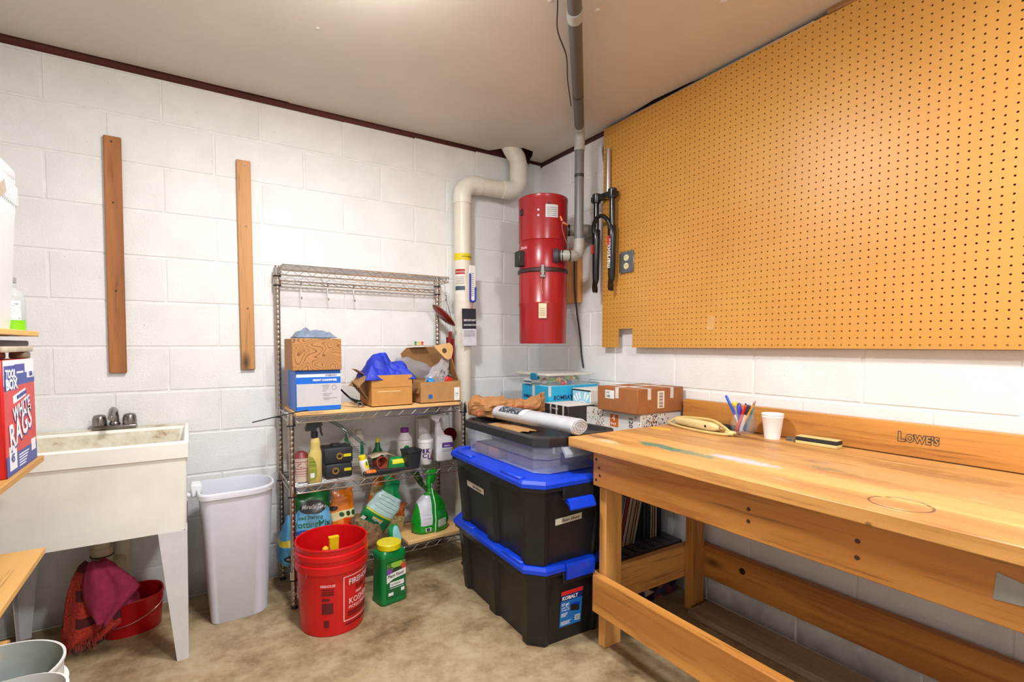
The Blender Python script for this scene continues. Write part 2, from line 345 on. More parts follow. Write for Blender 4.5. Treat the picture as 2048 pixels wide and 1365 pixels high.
def pegmat():
    m,nt,N,L,b=nm('hardboard'); v=coord(nt); n=noi(nt,v,1.4,4); n2=noi(nt,v,220,2)
    col=ramp(nt,n,[(.3,lin((190,132,54))),(.7,lin((206,150,70)))]); sp=ramp(nt,noi(nt,v,38,3),[(.75,(0,0,0,1)),(.8,(1,1,1,1))])
    col=mix(nt,mth(nt,'MULTIPLY',sp,.4),col,lin((232,200,140))); L.new(col,b.inputs['Base Color']); b.inputs['Roughness'].default_value=.42; bump(nt,b,n2,.08,.0006); return m
t=thing('pegboard','large orange-brown hardboard pegboard on the right wall above the workbench','pegboard',(0,0,0))
obj('perforated_sheet',peg(),pegmat(),t,0,False)
m=M(); fir=wood('furring',(170,120,70),(120,80,40),'y',.7)
for z in (1.45,1.9,2.33): m.box(PX+.006,-.0005,-3.05,-.95,z,z+.05)
obj('batten',m,fir,t)
for (u,z,rz,a) in ((-1.345,1.302,.015,.1),):
    m=M(); m.box(PX-.0015,PX-.0002,u-.019,u+.019,z-.032,z+.032,Matrix.Translation((0,u,z))@Matrix.Rotation(a,4,'X')@Matrix.Translation((0,-u,-z))); obj('tape',m,P('tan_tape',(206,158,92),.5),t)
# outlet
t=thing('outlet','grey metal outlet box with two cream sockets in the pegboard cut-out','outlet',(0,-.835,1.648))
m=M(); m.rbox(-.05,-.002,-.045,.045,-.055,.055,.004); obj('box',m,P('galv',(120,124,128),.4,.9),t)
m=M(); m.rbox(-.054,-.05,-.047,.047,-.057,.057,.0015); obj('cover_plate',m,P('plate_grey',(112,116,120),.45,.5),t)
for z in (.022,-.022):
    m=M(); m.cyl((-.0575,0,z),(-.053,0,z),.0165,None,20); rc=obj('receptacle',m,P('cream_socket',(236,222,176),.4),t)
    m=M(); [m.box(-.0581,-.0574,y-.001,y+.001,z-.001,z+.008) for y in (-.006,.006)]; m.cyl((-.0581,0,z-.008),(-.0574,0,z-.008),.0025,None,8); obj('slot',m,black_txt,rc)
# armoured cable
pts=bez([(-.014,-.66,2.12),(-.014,-.625,2.22),(-.014,-.607,2.34),(-.018,-.66,2.405),(-.03,-.80,2.418),(-.028,-.95,2.419),(-.028,-1.25,2.419),(-.03,-1.45,2.419),(-.028,-1.75,2.418)],14)
m=M(); m.tube(pts,[.0075 if i%2 else .0062 for i in range(len(pts))],10)
tag(obj('armoured_cable',m,P('cable_steel',(150,150,152),.35,.9),None),'grey ribbed metal-clad cable looping over the top corner of the pegboard','cable')
m=M(); m.rbox(-.05,-.02,-1.95,-1.80,2.405,2.43,.002); tag(obj('wood_scrap',m,fir),'short pale wood strip wedged between pegboard top and ceiling','wood strip')
m=M()
rows=[[Vector((-.012-.03*abs(fn(i,j,0,.9)),-1.12-.02*i,2.412+.016*(j/4)+.004*fn(i,j,2,.8))) for j in range(5)] for i in range(9)]
m.grid(rows); tag(obj('torn_paper',m,P('torn_brown',(150,98,66),.9,var=.3)),'torn brown facing paper in the gap above the pegboard','paper scrap')
# ================================================================ WORKBENCH
BZ,BX,BY=.835,-.767,-1.213; BE=-3.15
bw=wood('bench_pine',(200,138,64),(156,90,34),'y',.45); bw_x=wood('bench_pine_x',(208,150,78),(168,104,44),'x',.5); bw_z=wood('bench_pine_z',(208,150,78),(168,104,44),'z',.5)
top_m=wood('bench_top_pine',(196,142,76),(140,84,36),'y',.42,stains=[(-.60,-1.55,.035,.14,(70,120,100),1.0,0),(-.61,-1.72,.03,.10,(95,130,105),.8,0),(-.56,-1.83,.035,.13,(206,190,196),1.0,0),(-.70,-1.38,.03,.09,(226,190,150),.8,0),
  (-.45,-2.03,.02,.08,(110,120,80),.6,0),(-.66,-2.28,.055,.06,(96,60,28),.9,1),(-.5,-2.1,.05,.2,(150,90,40),.5,0),(-.3,-1.7,.06,.16,(150,92,44),.5,0),(-.66,-1.28,.03,.06,(90,56,34),.7,0),(-.25,-2.2,.05,.2,(140,84,40),.5,0)])
wbn=thing('workbench','heavy orange pine workbench standing under the pegboard','workbench',(0,0,0))
nW=5; w=(-.045-BX)/nW
for i in range(nW):
    m=M(); m.rbox(BX+i*w+.0012,BX+(i+1)*w-.0012,BE,BY+.004*R.uniform(-1,1),BZ-.038,BZ,.003); obj('plank',m,top_m,wbn)
def bpart(name,a,mat=bw,b=.003):
    m=M(); m.rbox(*a,b); return obj(name,m,mat,wbn)
ap=bpart('apron',(-.72,-.682,BE+.06,-1.312,.655,BZ-.0385))
m=M(); [m.cyl((-.7206,y,z),(-.7195,y,z),.006,None,10) for y,z in ((-1.33,.68),(-1.35,.70),(-1.345,.73),(-1.33,.76),(-1.95,.74),(-1.95,.705),(-2.22,.74),(-2.22,.70))]; obj('nail',m,P('nail_rust',(70,36,20),.6),ap)
m=M(); m.prism([(0,0),(.05,.004),(.09,0),(.088,.045),(.06,.052),(.045,.046),(.004,.055)],0,.0015,frm((-.7201,-2.455,.705),'-x')); obj('torn_patch',m,P('grey_patch',(150,148,142),.7),ap)
bpart('front_rail',(-.72,-.682,BE+.06,-1.312,.150,.296))
for y0 in (-1.346,BE+.12):
    bpart('leg',(-.6815,-.593,y0,y0+.038,0,BZ-.0385),bw_z)
    bpart('leg',(-.152,-.064,y0,y0+.038,0,BZ-.0385),bw_z)
    bpart('side_rail',(-.6815,-.064,y0+.0385 if y0>-2 else y0-.0385,y0+.074 if y0>-2 else y0-.0005,.145,.29),bw_x)
    bpart('top_rail',(-.6815,-.064,y0+.0385 if y0>-2 else y0-.0385,y0+.074 if y0>-2 else y0-.0005,.66,BZ-.0385),bw_x)
rl=bpart('back_rail',(-.0635,-.0255,BE+.06,-1.30,.14,.287))
m=M(); m.cyl((-.0642,-1.53,.235),(-.0634,-1.53,.235),.014,None,14); obj('knot',m,P('knot_black',(30,18,12),.7),rl)
bs=bpart('backsplash',(-.044,-.006,BE,-1.20,BZ+.0004,.945))
text(bs,'L',.042,frm((-.0443,-2.055,.885),'-x'),(0,0),P('stamp_ink',(40,60,62),.6),.0022,0,.95,outline=.0011,off=.0002)
text(bs,"OWE'S",.034,frm((-.0443,-2.055,.885),'-x'),(.022,0),MC['stamp_ink'],.0022,0,.78,outline=.0011,off=.0002,sp=1.12)
# things on the bench
t=thing('paper_cup','two nested white paper cups standing on the workbench','cup',(-.105,-1.668,BZ))
m=M(); m.lathe([(.0001,.004),(.026,.004),(.0265,0),(.0275,0),(.0375,.083),(.0395,.086),(.0385,.089),(.0365,.088),(.026,.01),(.0001,.009)],32); obj('outer_cup',m,P('cup_paper',(246,246,244),.5,var=.01),t)
m=M(); m.lathe([(.0362,.0875),(.0378,.091),(.0402,.096),(.0392,.0995),(.037,.098),(.03,.04),(.0001,.03)],32,c0=False); obj('inner_cup',m,MC['cup_paper'],t)
gx,gy=-.115,-1.555
t=thing('glass_jar','round clear glass jar holding pens on the workbench','jar',(gx,gy,BZ))
prof=[(.0001,.003),(.03,.002),(.034,.004),(.046,.018),(.051,.036),(.049,.055),(.043,.075),(.0435,.085),(.045,.088)]
glass=clear('clear_glass',(238,242,244),.06,.02,False)
m=M(); m.lathe(prof+[(r-.0025,z) for r,z in reversed(prof[2:])]+[(.0001,.006)],32); obj('bowl',m,glass,t)
def pen(label,kind,col,base,tipp,L,r,capc=None,name='pen',capl=.3,mid=None):
    b=Vector(base); d=(Vector(tipp)-b).normalized(); q=d.to_track_quat('Z','Y')
    t=thing(name,label,'pencil' if kind=='pencil' else 'pen' if name=='pen' else name,(gx+b.x,gy+b.y,BZ+b.z),0,None,q.to_euler())
    pmn=P('pen_%d_%d_%d'%col,col,.35,var=.03)
    if kind=='pencil':
        m=M(); m.lathe([(.0006,0),(r,.014),(r,L-.016)],6); obj('barrel',m,pmn,t,0)
        m=M(); m.lathe([(r*1.05,L-.016),(r*1.05,L-.008)],12); obj('ferrule',m,chrome,t); m=M(); m.lathe([(r,L-.008),(r*.9,L)],12); obj('eraser',m,P('eraser_pink',(220,140,140),.7),t)
    else:
        m=M(); m.lathe([(r*.4,0),(r*.95,.012),(r,L*(1-capl))],14); obj('barrel',m,P('pen_%d_%d_%d'%(mid or col),mid or col,.35,var=.03),t)
        m=M(); m.lathe([(r*1.12,L*(1-capl)),(r*1.12,L-.006),(r*.7,L)],14); cp=obj('cap',m,P('pen_%d_%d_%d'%(capc or col),capc or col,.3,var=.03),t)
        m=M(); m.box(-r*1.7,-r*1.1,-.0015,.0015,L*(1-capl)+.004,L-.006); obj('clip',m,cp.data.materials[0],cp)
pen('long blue pen leaning left out of the glass jar','pen',(30,70,190),(.0,.005,.012),(-.018,.06,.135),.16,.0048,(34,80,200),capl=.55,mid=(220,224,230))
pen('highlighter with a fat yellow cap in the glass jar','pen',(190,180,150),(.006,.008,.012),(-.01,.035,.12),.125,.0085,(246,200,40),'marker',.12,(170,160,130))
pen('dark purple marker in the glass jar','pen',(60,50,130),(.008,.0,.012),(.008,.028,.12),.118,.0068,(64,56,120),'marker',.35)
pen('violet-blue pen with a short cap in the glass jar','pen',(52,44,170),(-.014,.006,.012),(-.012,.016,.1),.108,.0055,(70,60,190))
pen('slim brown pen at the back of the glass jar','pen',(120,80,90),(.02,.0,.012),(.024,.008,.11),.115,.0035,(60,60,66))
pen('red-capped marker in the glass jar','pen',(205,60,44),(-.02,.022,.010),(-.012,-.012,.11),.118,.0065,(214,36,40),'marker',.32)
pen('grey permanent marker with a black cap in the glass jar','pen',(196,198,204),(-.016,.006,.010),(-.012,-.024,.11),.12,.0068,(48,52,60),'marker',.36,(200,202,208))
pen('teal pen in the glass jar','pen',(40,160,190),(.016,.0,.012),(.014,-.032,.12),.128,.0038,(40,170,200))
pen('yellow pencil with pink eraser leaning right in the glass jar','pencil',(240,150,40),(-.014,.012,.010),(-.016,-.05,.13),.15,.0038)
t=thing('eraser_block','black and tan felt blackboard eraser lying on the workbench','eraser',(-.10,-1.835,BZ),.04)
m=M(); m.rbox(-.022,.022,-.07,.07,0,.012,.002); obj('wooden_base',m,P('felt_tan',(222,196,130),.8),t)
m=M(); m.rbox(-.0225,.0225,-.0705,.0705,.0122,.026,.003); obj('felt_pad',m,P('felt_black',(44,42,42),.9),t)
m=M(); m.rbox(-.021,.021,-.069,.069,.0262,.029,.001); obj('top_strip',m,MC['felt_tan'],t)
t=thing('small_hinge','small grey metal latch lying between cup and eraser','latch',(-.09,-1.738,BZ))
m=M(); m.rbox(-.012,.012,-.02,.02,0,.003,.001); [m.cyl((-.008,y,.008),(.008,y,.008),.005,None,10) for y in (-.014,-.004,.006,.015)]; m.box(-.003,.003,-.018,.018,.002,.016); obj('plate',m,P('hinge_metal',(140,136,126),.4,.8),t)
# cream hand tool with looped cord
t=thing('electric_tool','cream plastic handheld electric tool with its cord looped round it','power tool',(-.15,-1.36,BZ),math.radians(-101)); t.scale=(1.22,1.1,1.1)
crm=P('cream_plastic',(226,204,144),.4,var=.04)
m=M(); rg=[]
for (x,w_,h) in ((-.105,.018,.014),(-.10,.036,.026),(-.08,.042,.03),(.0,.046,.034),(.07,.046,.034),(.095,.038,.028),(.108,.022,.016)):
    rg.append([Vector((x,p.x,.018+p.y)) for p in rr(w_,h,.011,4)])
m.loft(rg); body=obj('body',m,crm,t)
m=M(); m.cyl((.06,-.0235,.02),(.06,-.0225,.02),.005,None,12); obj('screw_hole',m,black_txt,body)
m=M(); m.tube(bez([(.105,0,.018),(.15,.005,.012),(.165,-.03,.008),(.10,-.06,.007),(.0,-.065,.007),(-.09,-.05,.008),(-.12,-.02,.012),(-.1,.01,.03),(0,.012,.04),(.07,.006,.042),(.13,-.01,.03),(.155,-.005,.012)],8),.0048,8); obj('cord',m,P('cream_cord',(214,190,120),.5),t)
m=M(); m.rbox(.14,.175,-.02,.008,.001,.018,.005); obj('plug',m,crm,t); m=M(); m.box(.175,.195,-.014,-.011,.007,.012); m.box(.175,.195,-.002,.001,.007,.012); obj('prong',m,chrome,t)
m=M(); m.prism([(-.04,-.012),(.01,-.016),(.045,-.004),(.03,.012),(-.02,.014)],0,.004,Matrix.Translation((-.30,-1.285,BZ))@Matrix.Rotation(-1.3,4,'Z')); tag(obj('yellow_sponge',m,P('sponge_yellow',(232,176,60),.8)),'thin flat yellow scrap on the left end of the workbench','scrap')
m=M(); m.rbox(-.085,-.05,-1.50,-1.30,BZ+.0003,BZ+.02,.003); tag(obj('black_strip',m,P('dark_rubber',(46,44,42),.7)),'dark flat bar lying behind the cream tool against the backsplash','bar')
# long plank on the floor under the bench
m=M(); m.rbox(-.20,-.055,-2.35,-1.36,.0005,.03,.003,Matrix.Translation((-.12,-1.36,0))@Matrix.Rotation(.02,4,'Z')@Matrix.Translation((.12,1.36,0))); tag(obj('floor_plank',m,wood('grey_plank',(164,140,112),(120,98,76),'y',.7)),'weathered grey-tan plank on the floor under the workbench','plank')
# ================================================================ STORAGE TOTES
totem=P('tote_black',(26,26,28),.42,var=.12,bmp=.15,bscale=160); lidm=P('tote_blue',(8,62,205),.35,var=.05)
def oct_ring(a,b,ch,z,rec=0,segs=True):
    """half sizes a (x), b (y), chamfer ch, recessed bays rec"""
    pts=[]
    def side(p,q,n,flat=False):  # p->q with bays pushed inward along n
        L=[(0,0),(.06,0),(.09,rec*.4),(.2,rec*.4),(.4,rec*.4),(.6,rec*.4),(.8,rec*.4),(.91,rec*.4),(.94,0),(1,0)] if flat else [(0,0),(.06,0),(.09,rec),(.41,rec),(.45,0),(.55,0),(.59,rec),(.91,rec),(.94,0),(1,0)]
        for t,r in L: pts.append(Vector((p[0]+(q[0]-p[0])*t+n[0]*r,p[1]+(q[1]-p[1])*t+n[1]*r,z)))
    side((a,-b+ch),(a,b-ch),(-1,0)); side((a-ch,b),(-a+ch,b),(0,-1),True); side((-a,b-ch),(-a,-b+ch),(1,0)); side((-a+ch,-b),(a-ch,-b),(0,1),True)
    return pts
def tote(label,loc,rz,open_latch):
    t=thing('storage_tote',label,'storage bin',loc,rz,'black totes with blue lids')
    a,b=.206,.366; m=M()
    m.loft([oct_ring(a*.88,b*.91,.05,0,.016),oct_ring(a*.965,b*.975,.055,.255,.016),oct_ring(a*.975,b*.982,.055,.275,.001),oct_ring(a*.985,b*.99,.055,.30,0),oct_ring(a+.012,b+.012,.06,.302,0),oct_ring(a+.012,b+.012,.06,.32,0)]); obj('tub',m,totem,t,25)
    A,B=a+.020,b+.020; m=M()
    m.loft([oct_ring(A,B,.065,.318),oct_ring(A,B,.065,.333),oct_ring(A-.008,B-.008,.062,.345),oct_ring(A-.035,B-.035,.055,.345),oct_ring(A-.042,B-.042,.052,.336),oct_ring(.02,.02,.005,.336)],True,True); l=obj('lid',m,lidm,t,25)
    for sx in (-1,1):
        for y0,y1 in ((-B+.09,-B+.24),(B-.26,B-.11)):
            m=M(); m.rbox(sx*(A-.02)-.0155,sx*(A-.02)+.0155,y0,y1,.338,.352,.004); obj('lid_rib',m,lidm,l)
    for sy in (-1,1):
        m=M()
        if open_latch and sy<0:
            m.loft([[Vector((x,sy*(B-.01+o),z)) for o,z in ((0,.268),(.012,.268),(.022,.262),(.036,.235),(.033,.228),(.018,.245),(.008,.25),(0,.25))] for x in (-.062,-.055,.055,.062)])
        else:
            m.loft([[Vector((x,sy*(B-.012+o),z)) for o,z in ((0,.35),(.018,.348),(.024,.338),(.024,.288),(.018,.282),(.014,.288),(.014,.315),(0,.318))] for x in (-.07,-.062,.062,.07)])
        obj('latch',m,lidm,t,25)
        m=M(); m.rbox(-.075,.075,sy*(b+.008)-.008,sy*(b+.008)+.008,.262,.318,.003); obj('latch_mount',m,totem,t)
    return t
t=tote('lower black tote with a blue lid, standing on the floor with a printed product label',(-.737,-.885,0),math.radians(-2),False)
LB=frm((-.06,-.3325,.06),'-y')@Matrix.Rotation(.094,4,'X')@Matrix.Translation((0,0,.0015))
p=panel(t,'product_label',LB,0,.11,0,.155,pm('kobalt_print',(24,110,190),[('r',0,.2,0,1,(24,112,194))],(0,2)))
panel(t,'label_stripe',LB,0,.11,.138,.155,P('label_red',(214,40,40),.4,var=0),.0009); panel(t,'label_band',LB,0,.11,.112,.138,P('label_navy',(18,40,110),.4,var=0),.0009)
text(t,'KOBALT',.021,LB,(.006,.117),white_txt,.0006,0,1.0); text(t,'27 gal.',.015,LB,(.006,.092),white_txt,.0003); text(t,'Latch Top',.009,LB,(.006,.080),white_txt); text(t,'Storage Bin',.009,LB,(.006,.070),white_txt)
panel(t,'barcode',LB,.078,.104,.012,.036,label_w,.001); [panel(t,'barcode_bar',LB,.08+.0035*i,.081+.0035*i+.0008*(i%2),.014,.034,black_txt,.0014) for i in range(7)]
for i,(u0,u1,v) in enumerate(((.006,.04,.056),(.006,.036,.050),(.006,.03,.044),(.006,.058,.02),(.006,.05,.014),(.006,.054,.008))): panel(t,'small_print',LB,u0,u1,v,v+.0025,white_txt,.0009)
m=M(); m.loft([[Vector((x,y,0)) for x,y in ((0,0),(.045,-.008),(.045,.02),(0,.03))],[Vector((x,y,.001)) for x,y in ((0,0),(.045,-.008),(.045,.02),(0,.03))]]); m.v=[tuple(LB@(Vector((.052,.062,.0004))+Vector(v))) for v in m.v]; obj('printed_tote',m,black_txt,t)
m=M(); m.v=[tuple(LB@Vector(v)) for v in ((.052,.09,.002),(.07,.098,.002),(.1,.09,.002),(.096,.082,.002))]; m.f=[(0,1,2,3)]; obj('printed_lid',m,lidm,t)
t=tote('upper black tote with a blue lid and an open blue latch, two tape labels',(-.764,-.915,.347),math.radians(-2),True)
tape=P('masking_tape',(206,200,184),.6)
NE=frm((-.085,-.3417,.155),'-y')@Matrix.Rotation(.094,4,'X')@Matrix.Translation((0,0,.0015))@Matrix.Rotation(.06,4,'Z')
panel(t,'tape_label',NE,.0,.13,0,.026,tape); text(t,'Photo Albums',.017,NE,(.03,.007),black_txt,0,.3,.9)
SE=frm((-.178,.235,.185),'-x')@Matrix.Rotation(.0686,4,'X')@Matrix.Translation((0,0,.0015))@Matrix.Rotation(-.02,4,'Z')
panel(t,'tape_label',SE,.0,.168,0,.026,tape); text(t,'Box Albums',.019,SE,(.06,.006),black_txt,0,.3,.9)
# clear bin with black lid
t=thing('clear_bin','clear plastic storage bin with a black tray lid, on top of the totes','storage bin',(-.68,-.873,.6845))
cl=clear('clear_bin_plastic',(214,220,232),.30,.2); m=M(); a,b=.215,.325
def rrz(a,b,ch,z): return [Vector((x,y,z)) for x,y in ((a,-b+ch),(a,b-ch),(a-ch,b),(-a+ch,b),(-a,b-ch),(-a,-b+ch),(-a+ch,-b),(a-ch,-b))]
m.loft([rrz(a*.93,b*.95,.045,.001),rrz(a*.95,b*.965,.045,.055),rrz(a*.97,b*.98,.045,.06),rrz(a,b,.045,.125)],True,False); obj('tub',m,cl,t,20)
m=M(); m.loft([rrz(a+.005,b+.005,.05,.112),rrz(a+.008,b+.008,.05,.115),rrz(a+.008,b+.008,.05,.146),rrz(a+.002,b+.002,.05,.151),rrz(a-.016,b-.016,.045,.151),rrz(a-.022,b-.022,.045,.132),rrz(.01,.01,.002,.132)]); obj('lid',m,P('lid_black',(40,40,42),.35,var=.05),t,25)
for x in (-.075,): pass
m=M(); m.loft([[Vector((x,-b-.004-o,z)) for o,z in ((0,.108),(.012,.106),(.03,.082),(.03,.070),(.024,.070),(.02,.08),(.006,.096),(0,.098))] for x in (-.11,-.1,.1,.11)]); obj('latch',m,clear('latch_clear',(190,196,202),.55,.2),t,25)
m=M()
for sx in (-.145,.15,-.105): m.box(sx-.003,sx+.003,-b-.003,-b+.004,.085,.112)
obj('rib',m,cl,t)
cont=[((-.12,.12),(.16,.22,.05),(150,110,84)),((.06,.15),(.18,.2,.045),(120,120,150)),((-.1,-.13),(.16,.2,.06),(96,84,96)),((.09,-.12),(.15,.22,.05),(160,140,130))]
for i,((x,y),(sx,sy,h),c) in enumerate(cont):
    m=M(); m.rbox(-.68+x-sx/2,-.68+x+sx/2,-.873+y-sy/2,-.873+y+sy/2,.687,.687+h,.012,None,2)
    tag(obj('folded_fabric',m,P('fold_%d'%i,c,.9,var=.25,nscale=14,bmp=.5,bscale=40)),['brown bundle in the far left of the clear bin','blue-grey bundle in the far right of the clear bin','dark grey bundle in the near left of the clear bin','tan bundle in the near right of the clear bin'][i],'bundle','bundles inside the clear bin')
# cardboard pieces in the lid tray
for i,(x,y,a,w_,l,lb) in enumerate(((-.80,-.80,.1,.15,.24,'flat tan cardboard sheet lying in the black lid tray, lowest'),(-.79,-.86,.25,.12,.2,'torn tan cardboard sheet in the lid tray, in the middle'),(-.80,-.90,-.05,.09,.18,'torn cardboard scrap topmost in the black lid tray'))):
    e=[(-w_/2,-l/2),(-w_/6,-l/2+.02),(0,-l/2-.005),(w_/4,-l/2+.015),(w_/2,-l/2),(w_/2,l/2),(-w_/2,l/2)]
    m=M(); m.prism(e,0,.003,Matrix.Translation((x,y,.8175+.0035*i))@Matrix.Rotation(a,4,'Z')); tag(obj('cardboard_scrap',m,cardb),lb,'cardboard','cardboard in the lid tray')
# roll of grey sheeting
t=thing('sheeting_roll','thick roll of pale grey plastic sheeting lying across the black lid','roll',(-.748,-.665,.870))
pts=[Vector((0,0,0)),Vector((0,-.64,0))]; m=M(); rollm=P('sheet_grey',(186,188,192),.3,var=.05)
prof=[]
m.lathe([(.042,0),(.047,.004),(.047,.55),(.042,.554)],28,mx=Matrix.Rotation(PI/2,4,'X')@Matrix.Scale(1,4),sy=.72); roll=obj('roll',m,rollm,t)
m=M()
for k in range(5):
    r=.040-.007*k; m.tube([(r*math.cos(q/20*2*PI),-.554-.004-.003*math.sin(k*3+q),.72*r*math.sin(q/20*2*PI)) for q in range(20)],.0016,5,True)
obj('wound_layers',m,P('sheet_edge',(200,200,202),.5,var=.2),roll)
m=M(); seg=[]
for j in range(9):
    q=math.radians(60+j*12); seg.append([Vector((.0478*math.cos(q),-y,.72*.0478*math.sin(q)+.0004)) for y in (.05,.24)])
m.grid(seg); obj('printed_label',m,pm('roll_label',(46,48,66),[('r',-1,1,-.24,-.205,(226,228,230)),('g',-1,1,-.2,-.05,(190,192,200))],(0,1)),t)
t.rotation_euler=(0,0,math.radians(4))
# crumpled paper bag
def pillow(secs,n=28,ex=2.6,amp=.0,sc=12,seed=0,jag=None):
    rg=[]
    for (z,w_,d,cx,cy) in secs:
        r=[]
        for j in range(n):
            a=2*PI*j/n; c,s_=math.cos(a),math.sin(a); x=w_/2*math.copysign(abs(c)**(2/ex),c); y=d/2*math.copysign(abs(s_)**(2/ex),s_)
            k=fn(x+seed,y,z,sc); k2=fn(x+seed+9,y,z,sc*2.3); p=Vector((cx+x,cy+y,z)); nn=Vector((x,y,0)); nn=nn.normalized() if nn.length>1e-6 else nn
            r.append(p+nn*amp*(k+.5*k2)+Vector((0,0,amp*.4*k2)))
        rg.append(r)
    m=M(); m.loft(rg); return m
def dens(secs,k=4):
    out=[]
    for a,b in zip(secs,secs[1:]):
        for i in range(k): out.append(tuple(a[j]+(b[j]-a[j])*i/k for j in range(5)))
    return out+[secs[-1]]
t=thing('paper_bag','crumpled brown paper bag with faint red print behind the grey roll','paper bag',(-.675,-.60,.836),math.radians(-32))
m=pillow(dens([(-.19,.05,.06,0,0),(-.17,.10,.12,.01,0),(-.08,.115,.16,.0,0),(.02,.085,.14,.0,0),(.10,.06,.12,.01,0),(.17,.09,.14,.02,0),(.205,.12,.02,.03,0)],5),34,2.4,.02,26,3)
m.v=[(z,y,max(.001,x+.045)) for x,y,z in m.v]; bagk=obj('bag',m,kraft,t,0)
redp=P('red_print',(176,52,40),.7,var=0); text(t,'THANK YOU',.02,frm((.03,-.2,.02),'-y'),(0,.03),redp,0,0,1,proj=bagk,off=.001)
m=M(); m.tube([(-.13+.012*math.cos(q/16*2*PI),-.098,.028+.012*math.sin(q/16*2*PI)) for q in range(16)],.0022,5,True); obj('printed_circle',m,redp,t)
# ================================================================ PLASTIC SHELF UNIT IN THE CORNER with boxes
t=thing('plastic_shelving','black plastic slatted shelf unit in the corner, carrying boxes and books','shelf',(0,0,0))
sx0,sx1,sy0,sy1=-.445,-.02,-1.19,-.06; pl=P('shelf_plastic',(86,80,80),.55,var=.1)
for z in (.21,.68):
    m=M(); m.rbox(sx0,sx1,sy0,sy0+.014,z,z+.04,.003); m.rbox(sx0,sx1,sy1-.014,sy1,z,z+.04,.003); m.rbox(sx0,sx0+.014,sy0,sy1,z,z+.04,.003); m.rbox(sx1-.014,sx1,sy0,sy1,z,z+.04,.003); f=obj('shelf_frame',m,pl,t)
    n=7
    for i in range(n):
        x=sx0+.03+i*(sx1-sx0-.06)/(n-1); m=M(); m.box(x-.02,x+.02,sy0+.012,sy1-.012,z+.026,z+.0395); obj('slat',m,pl,f,0)
for x in (sx0+.026,sx1-.026):
    for y in (sy0+.40,sy1-.03):
        m=M(); [m.lathe([(.021,a),(.024,a+.01),(.024,b-.01),(.021,b)],16,x,y) for a,b in ((0,.21),(.25,.68))]; obj('post',m,pl,t)
ST=.7205
def carton(name,label,cat,c0,size,rz,mat,topm=None,group=None):
    """c0 = corner (min x, min y) at base"""
    t=thing(name,label,cat,c0,rz,group); m=M(); m.rbox(0,size[0],0,size[1],0,size[2],.0025); obj('carton',m,mat,t); 
    if topm:
        m=M(); m.rbox(.001,size[0]-.001,.001,size[1]-.001,size[2]-.0005,size[2]+.0015,.0008); obj('top_flap',m,topm,t)
    return t
cartw=P('white_carton',(226,222,214),.55,var=.03); ptape=P('clear_tape',(214,208,198),.3)
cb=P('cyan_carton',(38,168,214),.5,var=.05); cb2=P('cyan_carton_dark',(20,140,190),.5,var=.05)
navy=P('navy_ink',(16,40,84),.5,var=0)
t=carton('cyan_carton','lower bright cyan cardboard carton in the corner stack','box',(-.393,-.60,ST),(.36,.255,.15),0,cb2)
panel(t,'dark_line',frm((0,.255,0),'-x'),0,.255,.135,.139,navy)
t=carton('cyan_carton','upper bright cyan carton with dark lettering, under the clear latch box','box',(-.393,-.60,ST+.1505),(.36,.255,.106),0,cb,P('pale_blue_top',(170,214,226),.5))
text(t,'BOMBAY',.034,frm((0,0,.03),'-y'),(.035,.0),navy,.0004); 
text(t,'BOMBAY',.026,frm((0,.255,.03),'-x'),(.02,0),navy,.0003,0,.75); text(t,'SAPPHIRE',.026,frm((0,.255,.03),'-x'),(.135,0),navy,.0003,0,.75)
panel(t,'tape_strip',frm((0,.255,0),'-x'),.105,.128,.0,.106,ptape); panel(t,'tape_strip',frm((0,0,0),'-y'),-.0005,.018,.05,.106,ptape)
# clear latch box
LZ=ST+.1505+.108
t=thing('latch_box','small clear latch box full of coloured toy bricks in the corner','storage box',(-.40,-.605,LZ))
m=M(); cl2=clear('latch_box_plastic',(236,238,240),.22,.1); m.loft([rr(.30,.27,.02,3,.16,.15,.001),rr(.325,.295,.02,3,.16,.15,.055)],True,False); obj('tub',m,cl2,t)
m=M(); m.loft([rr(.345,.315,.02,3,.16,.15,.054),rr(.35,.32,.02,3,.16,.15,.058),rr(.345,.315,.02,3,.16,.15,.068),rr(.31,.28,.02,3,.16,.15,.07)]); obj('lid',m,clear('latch_lid',(214,212,204),.72,.25),t)
for k,(a,b,c,d) in enumerate(((-.018,-.008,.09,.15),)): 
    m=M(); m.rbox(-.021,-.008,.08,.14,.03,.068,.003); obj('latch',m,P('teal_latch',(20,120,160),.35),t)
panel(t,'sticker',frm((-.004,.22,.004),'-x'),0,.07,0,.03,pm('sticker_p',(206,210,214),[('r',-1,1,.01,.02,(60,80,120))],(1,2)))
bc={'red':(208,40,36),'yellow':(244,204,40),'green':(30,140,60),'white':(236,234,226),'blue':(30,70,170),'lime':(130,190,40),'orange':(230,110,40)}
for i in range(28):
    n_=list(bc)[i%7]; x=R.uniform(.03,.29); y=R.uniform(.03,.27) if i%2 else R.uniform(.025,.07); lay=i//14
    m=M(); L_,w_=R.choice(((.024,.022),(.04,.02),(.03,.022))); m.rbox(-L_/2,L_/2,-w_/2,w_/2,0,.014,.0006); 
    for sx in ([-.25,.25] if L_>.02 else [0]): m.cyl((sx*L_,0,.0135),(sx*L_,0,.017),.006,None,8)
    ob=tag(obj('toy_brick',m,P('brick_'+n_,bc[n_],.3,var=0),None,30),'%s plastic toy brick loose inside the clear latch box'%n_,'toy brick','toy bricks in the latch box')
    ob.location=(-.40+x,-.605+y,LZ+.004+.019*lay+R.uniform(0,.008)); ob.rotation_euler=(R.uniform(-.5,.5),R.uniform(-.5,.5),R.uniform(0,6))
